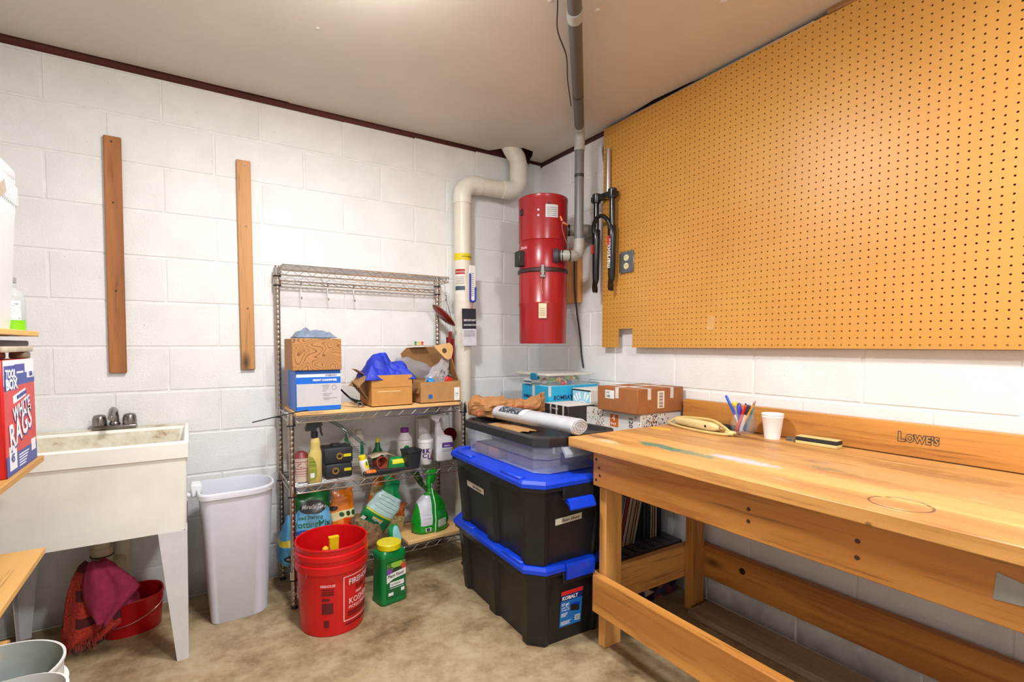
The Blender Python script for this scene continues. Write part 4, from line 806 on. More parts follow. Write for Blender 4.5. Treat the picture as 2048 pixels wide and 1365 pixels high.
def cloth(name,label,cat,loc,rx,ry,h,mat,amp,sc,seed,skirt=.0,n=34,rz=0,edge=.15):
    m=M(); rows=[]
    for i in range(n+1):
        row=[]
        for j in range(n+1):
            u=i/n*2-1; v=j/n*2-1; d=max(abs(u),abs(v)); e=1+edge*fn(u+seed,v,seed,1.7)
            wx=.35*fn(u*2+seed,v*2,4,1); X=u*rx*10+wx; Y=v*ry*10-wx
            bl=abs(fn(X+seed,Y*.6,1,sc))*1.6; bl2=abs(fn(X+seed+5,Y,3,sc*2.3)); pk=math.exp(-((u+.15)**2+(v-.2)**2)/.12)
            z=h*(1-d**4)*(.62+.38*pk)+amp*(bl+.45*bl2-.25)*(1-d**6); row.append(Vector((u*rx*e,v*ry*e,max(.002,z)-(skirt*max(0,d-.85)/.15 if d>.85 else 0))))
        rows.append(row)
    m.grid(rows); o=obj(name,m,mat,None,70); o.location=loc; o.rotation_euler=(0,0,rz); 
    md=o.modifiers.new('thick','SOLIDIFY'); md.thickness=.003; md.offset=1
    return tag(o,label,cat)
cloth('grey_cloth','crumpled grey-blue cloth lying on the wood-print box','cloth',(-1.548,-.27,TB+.3385),.09,.078,.034,P('cloth_grey',(122,136,156),.95,var=.12,bmp=.3,bscale=300),.028,1.5,2,.0,50)
# kraft carton with jacket
def openbox(t,w_,d,h,mat,flaps,th=.004,inner=None):
    m=M(); m.box(0,w_,0,th,0,h); m.box(0,w_,d-th,d,0,h); m.box(0,th,th,d-th,0,h); m.box(w_-th,w_,th,d-th,0,h); m.box(0,w_,0,d,0,th); obj('carton',m,mat,t,0)
    for (p,q,ang,ln) in flaps:
        p=Vector(p);q=Vector(q); e=(q-p).normalized(); out=Vector((e.y,-e.x,0)); dv=out*math.cos(ang)+Vector((0,0,math.sin(ang)))
        m=M(); n_=e.cross(dv)*th*.6; k=e*ln*.12; m.loft([[p,q,q+dv*ln-k,p+dv*ln+k],[p+n_,q+n_,q+dv*ln-k+n_,p+dv*ln+k+n_]]); obj('flap',m,inner or mat,t,0)
t=thing('open_carton','open orange-tan carton stuffed with a blue jacket on the wire rack','box',(-1.292,-.345,TB),.0)
oc=P('carton_orange',(196,140,72),.75,var=.06)
openbox(t,.212,.2,.157,oc,[((0,.2,.157),(0,.02,.157),-.75,.085),((.212,0,.157),(.212,.2,.157),-1.3,.05),((0,.2,.157),(0,.1,.157),.6,.05)],.004,cardb)
panel(t,'fold_line',frm((0,0,0),'-y'),0,.212,.094,.0965,P('fold_dark',(150,98,48),.8)); panel(t,'scuff',frm((0,0,0),'-y'),.03,.15,.072,.078,P('scuff_pale',(222,184,130),.8))
cloth('blue_jacket','bright blue crumpled jacket heaped in the open carton','jacket',(-1.19,-.245,TB+.13),.125,.098,.125,P('jacket_blue',(24,52,190),.6,var=.25,nscale=10,bmp=.2,bscale=120),.05,1.35,6,.0,80)
m=M(); m.prism([(-.05,-.03),(.03,-.05),(.06,.0),(.0,.05),(-.06,.03)],0,.006,Matrix.Translation((-1.33,-.27,TB+.075))@Matrix.Rotation(.9,4,'Y')@Matrix.Rotation(.5,4,'Z')); tag(obj('cardboard_scrap',m,cardb2),'torn brown cardboard piece leaning on the left of the open carton','cardboard')
# black straps heap
t=thing('black_straps','tangle of black straps and buckles between the blue box and the carton','straps',(-1.37,-.26,TB))
m=M()
for k in range(5):
    rr_=random.Random(k); pts=[(-.055+.012*k,-.02*k+.04,.10-.016*k),(-.03+.01*k,-.02,.06-.008*k),(.0+.008*k,-.05,.03),(.03,-.06,.014+.003*k),(.055,-.05+.01*k,.012)]
    rows=[[p+Vector((0,-.008,.004)),p+Vector((0,.008,-.002))] for p in bez(pts,8)]
    rg=[[a,b,b+Vector((0,0,.002)),a+Vector((0,0,.002))] for a,b in rows]; m.loft(rg)
obj('webbing',m,P('webbing_black',(34,32,34),.6),t)['kind']='stuff'
m=M(); m.tube([(.02+.014*math.cos(q/12*2*PI),-.075,.017+.012*math.sin(q/12*2*PI)) for q in range(12)],.003,6,True); obj('buckle',m,chrome,t)
# cable sticking out left
m=M(); m.tube(bez([(-1.60,-.385,TB+.012),(-1.68,-.40,TB+.004),(-1.76,-.40,.885),(-1.83,-.40,.872)],8),.0028,6); tag(obj('black_cable',m,P('cable_black',(22,22,24),.5)),'thin black cable sticking out to the left of the wire rack','cable')
# parts carton with lid
t=thing('parts_carton','open cardboard carton with raised lid holding bagged bike parts','box',(-1.028,-.335,TB),.0)
openbox(t,.235,.175,.112,cardb,[((0,.175,.112),(0,0,.112),-1.4,.06)],.004)
m=M(); m.prism([(0,0),(.235,0),(.25,.06),(.25,.17),(.21,.19),(.0,.182),(-.035,.15)],0,.004,Matrix.Translation((0,.175,.112))@Matrix.Rotation(PI/2-.12,4,'X')); ld=obj('lid',m,cardb2,t,0)
m=M(); m.prism([(0,0),(.10,0),(.14,.07),(.13,.15),(.10,.18),(.02,.12)],0,.004,Matrix.Translation((.235,.03,.112))@Matrix.Rotation(PI/2,4,'Z')@Matrix.Rotation(PI/2-.25,4,'X')); obj('side_flap',m,P('cardboard_shade',(150,108,64),.85),t,0)
FL=Matrix.Translation((.115,.06,.245))@Matrix.Rotation(PI/2-.15,4,'X')@Matrix.Rotation(.12,4,'Z')
pts=[(-.005,.06),(.095,.065),(.11,.045),(.108,.02),(.09,-.02),(.07,-.028),(.05,-.015),(.015,.03)]
m=M(); m.prism(pts,0,.004,FL); tb=obj('tuck_flap',m,P('cardboard_pale',(206,164,110),.8),t,0); m=M(); m.lathe([(.014,.0),(.014,.0046)],16,.055,.025,FL); obj('finger_hole',m,P('hole_dark',(84,62,34),.9),tb)
F=frm((0,0,0),'-y'); panel(t,'white_label',F,.195,.228,.008,.078,label_w); text(t,'178',.012,F,(.2,.04),black_txt); text(t,'1-2021',.006,F,(.199,.03),grey_txt)
m=M(); m.lathe([(.0125,0),(.0125,.001)],20,.055,.035,frm((0,-.0002,0),'-y')); obj('blue_sticker',m,P('sticker_blue',(20,96,180),.4,var=0),t)
pbag=clear('poly_bag',(226,226,232),.32,.12)
def pbagobj(name,label,loc,secs,rot,amp,seed,mat=pbag,cat='plastic bag'):
    m=pillow(dens(secs,4),22,2.2,amp,26,seed); o=obj(name,m,mat,None,25); o.location=loc; o.rotation_euler=rot; return tag(o,label,cat)
pbagobj('hardware_bag','clear plastic bag of steel hardware upright in the parts carton',(-.915,-.25,TB+.07),[(0,.12,.06,0,0),(.05,.125,.06,.0,0),(.11,.10,.05,.015,0),(.16,.05,.03,.03,0),(.185,.06,.006,.035,0)],(0,.25,0),.016,4)
for i in range(16):
    rr_=random.Random(40+i); x=-.91+rr_.uniform(-.045,.05); y=-.25+rr_.uniform(-.02,.02); z=TB+.085+rr_.uniform(0,.09); m=M(); a_=rr_.uniform(0,3); L_=rr_.uniform(.012,.026)
    m.cyl((-L_/2,0,0),(L_/2,0,0),.003,None,8); m.cyl((L_/2,0,0),(L_/2+.004,0,0),.0055,None,6); o=tag(obj('steel_bolt',m,chrome,None),'small steel bolt inside the clear hardware bag','bolt','bolts in the hardware bag'); o.location=(x,y,z); o.rotation_euler=(rr_.uniform(-1,1),rr_.uniform(-1,1),a_)
pbagobj('parts_bag','long grey poly bag of bike parts reaching from jacket to parts carton',(-1.10,-.15,TB+.21),[(0,.06,.01,0,0),(.06,.10,.03,0,0),(.14,.10,.045,0,0),(.22,.085,.045,0,0),(.26,.05,.02,0,0)],(0,PI/2+.32,0),.012,8,clear('poly_grey',(170,172,176),.6,.25))
m=M(); m.rbox(-.02,.02,-.012,.012,0,.045,.004,Matrix.Rotation(.35,4,'Y')); o=tag(obj('red_part_packet',m,P('packet_red',(206,44,36),.4)),'red plastic packet sticking out of the parts carton','packet'); o.location=(-.845,-.27,TB+.088)
m=M(); m.lathe([(.022,0),(.022,.022),(.018,.026)],18); o=tag(obj('blue_disc',m,P('cap_sky',(20,136,206),.4)),'sky-blue round plastic disc at the front of the parts carton','disc'); o.location=(-.955,-.285,TB+.10); o.rotation_euler=(.5,.2,0)
m=M(); m.rbox(0,.09,-.008,.008,0,.014,.003,Matrix.Rotation(.5,4,'Y')); o=tag(obj('grey_lever',m,P('lever_grey',(124,126,130),.4)),'grey plastic lever at the right side of the parts carton','lever'); o.location=(-.87,-.225,TB+.165)
for i,(n_,c) in enumerate((('green',(40,140,70)),('yellow',(226,206,50)),('red',(206,44,40)))):
    m=M(); m.lathe([(.0045,0),(.007,.003),(.0045,.007),(.0045,.011),(.008,.014),(.008,.017),(.002,.019)],12); o=tag(obj('push_pin',m,P('pin_'+n_,c,.3,var=0)),'%s push pin on top of the raised carton lid'%n_,'push pin','push pins on the lid'); o.location=(-.985+.020*i,-.128,TB+.231+.001*i)
    o.location=(-.985+.020*i,-.165,TB+.3085)
m=M(); m.box(-1.02,-.92,-.19,-.13,TB+.3045,TB+.3075); tag(obj('card_strip',m,MC['cardboard_pale']),'thin cardboard strip carrying push pins above the parts carton','cardboard')
# ================================================================ MIDDLE DECK
MZ=SZ2+.0035
def er(w_,d,ex,z,n=28,cx=0,cy=0):
    o=[]
    for j in range(n):
        a=2*PI*j/n; c,s_=math.cos(a),math.sin(a); o.append(Vector((cx+w_/2*math.copysign(abs(c)**(2/ex),c),cy+d/2*math.copysign(abs(s_)**(2/ex),s_),z)))
    return o
def bottle(secs,n=28): m=M(); m.loft([er(w_,d,ex,z,n,cx) for (z,w_,d,ex,cx) in secs]); return m
def trigger(par,z,mat,flip=1,s=1):
    m=M(); m.lathe([(.014*s,z),(.014*s,z+.024*s),(.010*s,z+.026*s)],16); obj('collar',m,mat,par)
    m=M(); pr=[(-.034,.03),(-.036,.042),(-.028,.06),(.006,.066),(.03,.064),(.032,.05),(.02,.044),(.008,.038),(.006,.022),(-.01,.022),(-.012,.03)]
    m.prism([(x*s*flip,y*s) for x,y in pr],-.010*s,.010*s,Matrix.Translation((0,0,z))@Matrix.Rotation(PI/2,4,'X')); obj('trigger_head',m,mat,par)
    m=M(); m.prism([(x*s*flip,y*s) for x,y in ((.020,.046),(.027,.046),(.030,.02),(.034,.006),(.028,.004),(.023,.02))],-.006*s,.006*s,Matrix.Translation((0,0,z))@Matrix.Rotation(PI/2,4,'X')); obj('trigger',m,mat,par)
t=thing('spray_bottle','yellow-green translucent spray bottle with a black trigger on the middle deck','spray bottle',(-1.562,-.325,MZ))
m=bottle([(.0,.058,.04,3,0),(.004,.063,.045,3,0),(.10,.063,.045,2.8,0),(.135,.06,.043,2.5,.002),(.15,.05,.04,2.3,.004),(.165,.042,.036,2.2,.004),(.172,.046,.038,2.2,.004),(.18,.041,.036,2.2,.004),(.187,.045,.038,2.2,.004),(.195,.04,.035,2.2,.004),(.205,.036,.033,2.1,.004),(.212,.026,.026,2,.004)]); yb=obj('bottle',m,P('spray_yellow',(206,186,110),.3,var=.04),t)
m=M(); m.v=[(x,-.0235,z) for x,z in ((-.029,.02),(-.004,.016),(.004,.03),(.006,.07),(.0,.10),(-.012,.122),(-.029,.13))]; m.f=[tuple(range(7))]; obj('label',m,pm('spray_label',(134,148,50),[('r',-1,1,.1,.104,(90,106,30)),('r',-1,1,.085,.088,(90,106,30)),('r',-1,1,.07,.073,(176,180,80)),('r',-.024,-.006,.028,.05,(226,226,220))]),t,0)
trigger(t,.212,blackp,1,1.15)
t=thing('plant_pot','white ribbed plant pot with a brick-red pattern, at the left of the middle deck','plant pot',(-1.612,-.27,MZ))
potm=pm('pot_print',(222,202,190),[('r',-1,1,.03+.0*i,.032,(150,70,60)) for i in range(1)]+[('r',-1,1,z,z+.0035,(168,92,82)) for z in (.040,.052,.064,.098)]+[('g',-1,1,.068,.096,(150,60,52))])
m=M(); m.lathe([(.034,0),(.036,.002),(.045,.11),(.047,.115),(.043,.115),(.036,.03)],28); obj('pot',m,potm,t)
m=M(); m.loft([er(.08,.08,2,.112),er(.06,.06,2,.13),er(.03,.04,2,.142)]); obj('red_packet',m,P('packet_brick',(136,52,48),.5,var=.2),t)
m=M(); m.box(-.02,.03,-.004,.004,.12,.15,Matrix.Rotation(.4,4,'Y')); obj('seed_packet',m,P('packet_green',(40,110,40),.5),t)
m=M(); m.rbox(-1.664,-1.644,-.30,-.2,MZ+.045,MZ+.125,.004,Matrix.Translation((0,0,.0))); tag(obj('brown_packet',m,P('packet_brown',(104,58,48),.6)),'small brown packet standing behind the front left rack post','packet')
bpb=P('pistol_case',(36,38,46),.45,var=.08); brass=P('brass_ring',(190,160,84),.3,.9)
for i,(x0,z0,lb,off) in enumerate(((-1.508,MZ,'lower black hard case with brass-ringed knob and yellow tag',-.026),(-1.514,MZ+.0705,'upper black hard case with brass-ringed knob and yellow tag',.0))):
    w_=.138 if i else .128; t=thing('hard_case',lb,'case',(x0,-.305,z0),0,'black hard cases'); h=.07 if not i else .078
    m=M(); m.rbox(0,w_,0,.11,0,h,.008,None,2); obj('shell',m,bpb,t); F=frm((0,0,0),'-y')
    m=M(); m.lathe([(.0165,0),(.0165,.005),(.012,.005),(.012,.002),(.001,.002)],24,mx=F@Matrix.Translation((.072+off,.036,0))); k=obj('knob_ring',m,brass,t); m=M(); m.lathe([(.0115,.001),(.006,.004),(.001,.004)],16,mx=F@Matrix.Translation((.072+off,.036,0))); obj('knob',m,blackp,k)
    panel(t,'yellow_tag',F,.092+(.0 if i else -.004),.128+(.0 if i else -.006),.030,.044,P('tag_yellow',(210,196,20),.5))
    if i: 
        m=M(); m.rbox(.045,.09,.03,.08,h-.002,h+.01,.003); obj('handle',m,bpb,t)
t=thing('green_sprayer','crumpled green and clear plastic packaging behind the hard cases','packaging',(-1.40,-.15,MZ))
m=pillow(dens([(0,.12,.06,0,0),(.07,.11,.05,0,0),(.12,.06,.03,.01,0),(.17,.02,.01,.03,0)],4),20,2.2,.018,22,5); obj('clear_wrap',m,pbag,t,25)
m=M(); m.loft([er(.035,.02,2,.06,16,.03),er(.03,.02,2,.12,16,.035),er(.008,.008,2,.185,16,.03)]); obj('green_cone',m,P('cone_green',(10,128,72),.35),t)
for k,(a_,b_) in enumerate((((-1.465,-.16,MZ+.265),(-1.30,-.22,MZ+.13)),((-1.45,-.165,MZ+.268),(-1.285,-.22,MZ+.128)))):
    m=M(); m.tube(bez([a_,((a_[0]+b_[0])/2,(a_[1]+b_[1])/2,(a_[2]+b_[2])/2+.012),b_],8),.004,8); tag(obj('clear_tube',m,clear('tube_clear',(110,130,132),.55,.1)),['left one of two clear plastic tubes leaning over the hard cases','right one of two clear plastic tubes leaning over the hard cases'][k],'tube','clear tubes on the middle deck')
t=thing('white_jug','white flat jug with a green-bordered label and side cap at the back of the deck','jug',(-1.31,-.10,MZ))
m=M(); m.loft([[Vector((p.x,p.y,z)) for p in rr(w_,d,.012,3,cx)] for z,w_,d,cx in ((0,.09,.045,0),(.006,.094,.05,0),(.135,.094,.05,0),(.15,.09,.046,0),(.165,.05,.03,.018),(.168,.034,.03,.022))]); jg=P('jug_white',(206,200,192),.4); obj('body',m,jg,t)
m=M(); m.lathe([(.016,.165),(.017,.168),(.017,.19),(.015,.192)],16,.022,0); obj('cap',m,jg,t)
m=M(); m.tube(bez([(.0,0,.16),(-.012,0,.185),(-.035,0,.182),(-.042,0,.15),(-.042,0,.12)],6),.007,8); obj('handle',m,jg,t)
F=frm((-.04,-.025,.02),'-y'); panel(t,'label',F,0,.08,0,.11,P('label_green',(10,116,72),.4,var=0)); panel(t,'label_centre',F,.01,.062,0,.11,P('label_pale',(214,218,212),.5),.001)
for i in range(6): panel(t,'print_line',F,.016,.056,.03+.011*i,.033+.011*i,grey_txt,.0014)
t=thing('shaker_bottle','small white shaker bottle with a yellow cap leaning at the shelf middle','bottle',(-1.315,-.315,MZ+.004),0,None,(0,-.22,0))
m=M(); m.lathe([(.02,0),(.022,.003),(.022,.07),(.017,.078)],20); bt=obj('bottle',m,P('shaker_white',(226,226,222),.4),t); m=M(); m.lathe([(.0185,.076),(.0185,.094),(.015,.097)],20); obj('cap',m,P('cap_yellow',(222,206,30),.4),t); cylpanel(t,'label',.0224,-.1,1.0,.03,.06,P('lbl_yellow',(232,216,40),.4,var=0)); cylpanel(t,'label_leaf',.0227,.2,.6,.045,.066,P('lbl_leaf',(60,140,50),.4,var=0))
t=thing('pruning_saw','folding saw with an orange and black handle at the front edge of the deck','saw',(-1.275,-.352,MZ))
m=M(); m.loft([[Vector((x,p.x,.014+p.y)) for p in rr(.022,h,.006,3)] for x,h in ((-.065,.012),(-.055,.022),(0,.026),(.08,.022),(.155,.016),(.17,.006))]); obj('handle',m,P('saw_black',(34,32,34),.5),t)
m=M(); m.rbox(-.055,.0,-.0125,.012,.012,.028,.005); obj('grip',m,P('saw_orange',(240,120,30),.45),t)
t=thing('terracotta_pot','small terracotta pot lying on its side among garden packets','plant pot',(-1.222,-.235,MZ+.031),0,None,(math.radians(80),0,math.radians(12)))
m=M(); m.lathe([(.022,-.03),(.03,.025),(.034,.025),(.034,.038),(.029,.038),(.02,-.022),(.001,-.022)],24); obj('pot',m,P('terracotta',(150,66,46),.7),t)
t=thing('garden_glove','beige paper packet draped over the terracotta pot','packet',(-1.20,-.22,MZ+.068),.1)
m=M(); m.grid([[Vector((-.075+.15*i/12,-.04+.08*j/5,.012*math.sin(i/12*PI)+.006*fn(i,j,1,.5)-(.022*max(0,(i-8)/4)))) for j in range(6)] for i in range(13)]); o=obj('sheet',m,P('packet_beige',(196,182,158),.7,var=.08),t,60); o.modifiers.new('s','SOLIDIFY').thickness=.004
text(t,'SEED',.012,frm((.03,-.041,.0),'-y'),(0,-.006),grey_txt)
t=thing('green_packet','green and yellow garden packet lying beside the black pot','packet',(-1.135,-.275,MZ),.0)
m=pillow(dens([(.0,.115,.06,0,0),(.03,.11,.05,0,0),(.055,.07,.03,-.01,0),(.062,.05,.01,-.01,0)],3),22,2.4,.008,20,2); obj('packet',m,pm('pk_green',(22,124,60),[('r',-.035,.03,.03,.052,(222,222,40))],(0,2)),t,30)
t=thing('plant_food_packet','green pointed bottle top with a yellow tip behind the packets','bottle',(-1.195,-.13,MZ)); m=M(); m.lathe([(.03,0),(.032,.06),(.014,.095),(.012,.12)],18); obj('bottle',m,P('bot_green',(20,104,50),.4),t); m=M(); m.lathe([(.013,.12),(.010,.14),(.003,.145)],14); obj('tip',m,P('tip_yellow',(214,190,50),.4),t)
t=thing('purple_cap_bottle','white bottle with a purple cap and green leaf logo on the middle deck','bottle',(-1.065,-.195,MZ))
m=M(); m.lathe([(.038,0),(.041,.004),(.041,.125),(.0385,.13),(.041,.135),(.02,.172),(.018,.175)],28); obj('bottle',m,P('bot_white',(226,226,224),.35,var=.02),t); m=M(); m.lathe([(.0225,.172),(.0225,.193),(.019,.197)],20); obj('cap',m,P('cap_purple',(112,36,122),.4),t)
cylpanel(t,'label',.0414,-1.0,1.0,.012,.118,pm('bot_label',(222,222,214),[('e',-.004,.094,.015,.012,(24,120,60)),('r',-.024,.02,.062,.074,(214,180,60)),('r',-.04,-.012,.03,.05,(130,60,110)),('r',-.04,-.01,.012,.03,(196,190,60))]))
t=thing('seed_pot','square black nursery pot in front of the purple-capped bottle','plant pot',(-1.072,-.305,MZ))
def sqr(w_,z): return [Vector((p.x,p.y,z)) for p in rr(w_,w_,.006,2)]
m=M(); m.loft([sqr(.062,0),sqr(.082,.088),sqr(.086,.088),sqr(.086,.1),sqr(.080,.1),sqr(.058,.008)]); obj('pot',m,P('nursery_black',(44,44,50),.5),t,25); t.rotation_euler=(0,0,.15)
t=thing('souvenir_cup','white plastic souvenir cup with purple print and a clear domed lid','cup',(-.97,-.255,MZ))
m=M(); m.lathe([(.031,0),(.033,.003),(.040,.118),(.042,.12),(.042,.135),(.038,.136),(.03,.02),(.001,.02)],28); obj('cup',m,P('cup_white',(232,230,230),.35,var=.02),t); cr=lambda w_:.033+.0592*w_
text(t,'U',.042,None,(-.004,.028),P('ink_purple',(82,42,110),.4,var=0),.001,cyl=cr); text(t,'C',.034,None,(-.03,.038),MC['ink_purple'],.001,cyl=cr); text(t,'K',.03,None,(-.012,.066),MC['ink_purple'],.002,cyl=cr); text(t,'S',.028,None,(-.03,.066),MC['ink_purple'],.002,cyl=cr)
cylpanel(t,'red_dot',.0365,.62,.85,.03,.045,P('dot_red',(206,40,50),.4,var=0)); cylpanel(t,'navy_dot',.0365,.62,.85,.024,.031,P('dot_navy',(30,50,120),.4,var=0))
m=M(); m.lathe([(.036,.136),(.034,.15),(.02,.165),(.001,.168)],20,c0=False); obj('dome_lid',m,clear('lid_clear',(236,238,240),.3,.05),t)
t=thing('white_spray_bottle','large white spray bottle with a purple label next to the souvenir cup','spray bottle',(-.848,-.225,MZ))
m=M(); m.loft([[Vector((p.x,p.y,z)) for p in rr(w_,d,.016,4,cx)] for z,w_,d,cx in ((0,.098,.05,0),(.006,.106,.056,0),(.13,.106,.056,0),(.15,.10,.05,-.002),(.165,.06,.04,-.022),(.20,.042,.036,-.030),(.22,.034,.032,-.032),(.226,.028,.028,-.032))]); ws=P('spray_white',(226,226,230),.35,var=.02); obj('bottle',m,ws,t)
e=thing('tmp','tmp','tmp'); C.objects.unlink(e); bpy.data.objects.remove(e)
m=M(); m.lathe([(.0165,.224),(.0165,.25),(.012,.253)],16,-.032,0); obj('collar',m,ws,t)
m=M(); m.prism([(-.036+x*1.2,y*1.15) for x,y in ((-.018,.03),(-.034,.045),(-.03,.062),(.02,.068),(.036,.06),(.036,.05),(.016,.046),(.006,.036),(.004,.022),(-.01,.022))],-.012,.012,Matrix.Translation((0,0,.226))@Matrix.Rotation(PI/2,4,'X')); obj('trigger_head',m,ws,t)
m=M(); m.prism([(-.036+x*1.2,y*1.15) for x,y in ((.018,.048),(.026,.048),(.036,.02),(.031,.018),(.022,.034))],-.006,.006,Matrix.Translation((0,0,.226))@Matrix.Rotation(PI/2,4,'X')); obj('trigger',m,ws,t)
t.scale=(1,1,.87); F=frm((-.02,-.028,.055),'-y'); panel(t,'label',F,0,.07,.03,.062,P('label_purple',(92,56,140),.4,var=0)); text(t,'Natria',.014,F,(.012,.038),white_txt,.0002); [panel(t,'print_line',F,0,.07,.004+.008*i,.006+.008*i,grey_txt) for i in range(3)]
m=M(); m.rbox(-.945,-.875,-.11,-.06,MZ,MZ+.225,.003); t2=tag(obj('white_carton_box',m,cartw),'tall pale carton at the back of the middle deck behind the white spray bottle','box')
# ================================================================ BOTTOM DECK bags
BZ0=SZ1+.0035
def bagthing(name,label,loc,rot,secs,mat,amp=.008,sc=16,seed=1,ex=2.8,n=32,k=4):
    t=thing(name,label,'bag',loc,0,None,rot); m=pillow(dens(secs,k),n,ex,amp,sc,seed); b=obj('bag',m,mat,t,30); return t,b
mg=pm('potting_print',(100,170,214),[('r',-1,1,.20,.5,(24,112,52)),('e',.0,.175,.085,.07,(110,178,220)),('e',-.005,.222,.062,.036,(40,42,38)),('r',-1,1,.092,.114,(40,80,150)),('r',-1,1,-.1,.03,(130,190,220))],(0,2),.3,.35,.03)
t,b=bagthing('potting_mix_bag','blue and green potting mix bag with a black oval logo on the bottom deck',(-1.555,-.17,BZ0),(-.08,.06,.05),[(0,.16,.11,0,0),(.02,.19,.13,0,0),(.12,.20,.12,0,0),(.22,.18,.09,0,0),(.265,.17,.05,0,0),(.29,.165,.008,0,0)],mg,.010,16,3)
grn=P('print_green',(10,96,56),.4,var=0); F=frm((0,-.2,0),'-y')
text(t,'Miracle-Gro',.026,F,(-.06,.215),white_txt,.0005,.15,.9,proj=b); text(t,'Seed Starting',.026,F,(-.085,.166),grn,.0004,0,.9,proj=b); text(t,'PottingMix',.042,F,(-.098,.128),grn,.0006,0,.95,proj=b); text(t,'Specially Formulated',.014,F,(-.06,.098),white_txt,.0002,0,1,proj=b)
t,b=bagthing('soil_bag','blue soil bag with a yellow stripe slumping off the left end of the bottom deck',(-1.665,-.20,BZ0),(0,-.12,.15),[(-.02,.05,.12,-.008,0),(.0,.075,.15,-.005,0),(.07,.075,.15,0,0),(.11,.06,.11,.01,0),(.17,.05,.07,.03,0),(.2,.04,.02,.04,0)],pm('soil_print',(84,164,214),[('e',-.004,.02,.03,.02,(40,42,44)),('r',-1,1,.075,.10,(226,200,60)),('r',-1,1,.06,.072,(60,140,196))],(0,2),.35,.3,.02),.010,18,6)
text(t,'Miracle-Gro',.011,frm((0,-.2,0),'-y'),(-.028,.016),white_txt,.0002,0,.9,proj=b)
ob_=pm('orange_print',(226,122,24),[('r',-1,1,.14,.185,(226,212,160)),('e',-.045,.205,.02,.012,(34,30,28)),('r',-.01,.08,.10,.142,(214,70,20)),('e',-.015,.163,.012,.014,(40,84,40)),('e',.018,.163,.012,.014,(40,84,40)),('e',.05,.163,.012,.014,(40,84,40)),('r',-1,1,.055,.06,(206,90,20)),('r',-.005,.003,.03,.05,(110,54,20))],(0,2),.25,.4,.025)
t,b=bagthing('soil_mix_bag','shiny orange soil bag standing behind the red bucket',(-1.395,-.185,BZ0),(-.05,-.05,.1),[(0,.12,.09,0,0),(.03,.135,.10,0,0),(.12,.135,.09,0,0),(.2,.125,.06,.005,0),(.25,.10,.04,.01,0),(.285,.11,.006,.015,0)],ob_,.012,18,8)
t,b=bagthing('soil_mix_bag','orange soil bag at the back, top peeking over the green perlite bag',(-1.19,-.10,BZ0),(.05,.12,0),[(0,.13,.08,0,0),(.04,.14,.09,0,0),(.16,.14,.08,0,0),(.26,.13,.05,0,0),(.315,.12,.006,0,0)],pm('orange_print2',(214,116,30),[('r',-1,1,.21,.265,(222,196,140)),('e',.03,.238,.016,.018,(40,74,40)),('r',.0,.08,.165,.205,(206,50,30))],(0,2),.3,.4,.025),.010,18,11)
t,b=bagthing('straw_bag','beige and rust bag of dried straw right of the perlite bag',(-1.135,-.15,BZ0),(.05,.22,.1),[(0,.10,.10,0,0),(.03,.12,.11,0,0),(.09,.11,.09,0,0),(.15,.09,.05,.0,0),(.165,.12,.006,.01,0)],pm('straw_print',(196,166,116),[('r',-1,1,.10,.3,(176,86,36)),('g',-1,1,.0,.10,(96,110,44)),('g',-1,.2,.1,.16,(80,40,24))],(0,2),.5,.7,.02),.014,26,4)
t,b=bagthing('moss_bag','clear bag of brown dried moss under the green perlite bag',(-1.30,-.26,BZ0),(0,-.05,.2),[(0,.13,.11,0,0),(.03,.15,.13,0,0),(.09,.14,.12,0,0),(.14,.10,.08,-.02,0),(.17,.07,.03,-.03,0)],pm('moss_print',(128,102,72),[('g',-1,1,-1,1,(70,54,34)),('g',-.02,1,-1,.09,(150,70,50))],(0,2),.45,.9,.03),.02,24,14)
per=pm('perlite_print',(14,128,72),[('r',-.085,.085,-.005,.10,(176,206,206)),('r',-.085,.085,-.014,-.006,(206,206,40)),('r',-.03,.03,-.04,-.028,(222,196,40)),('e',-.06,-.055,.014,.012,(30,40,40)),('r',-.075,-.055,-.07,-.05,(222,226,220)),('r',-.06,.06,.02,.022,(70,90,96)),('r',-.05,.06,.04,.042,(70,90,96)),('r',-.06,.05,.06,.062,(70,90,96)),('r',-.06,.03,.078,.08,(70,90,96))],(0,2),.35,.4,.015)
t,b=bagthing('perlite_bag','green perlite bag lying upside down and tilted over the moss bag',(-1.235,-.285,BZ0+.175),(math.radians(6),math.radians(35),0),[(-.105,.15,.008,0,0),(-.09,.155,.03,0,0),(-.02,.165,.07,0,0),(.06,.155,.07,0,0),(.10,.13,.05,0,0),(.13,.09,.03,-.02,0),(.175,.10,.008,-.05,0)],per,.010,18,17)
text(t,'Perlite',.026,frm((0,-.2,0),'-y'),(.03,-.035),white_txt,.0004,0,.9,rot=PI,proj=b)
for i in range(4): text(t,'l'*1,.002,frm((0,-.2,0),'-y'),(0,0),grey_txt,proj=b) if False else None
t,b=bagthing('green_pouch','small green pouch with a pale blue window in front of the straw bag',(-1.165,-.315,BZ0),(-.05,-.12,.2),[(0,.055,.035,0,0),(.02,.065,.04,0,0),(.07,.06,.03,0,0),(.10,.05,.006,-.005,0)],pm('pouch_print',(20,140,74),[('e',.008,.045,.024,.05,(150,206,210))],(0,2),.3,.4,.01),.006,20,21)
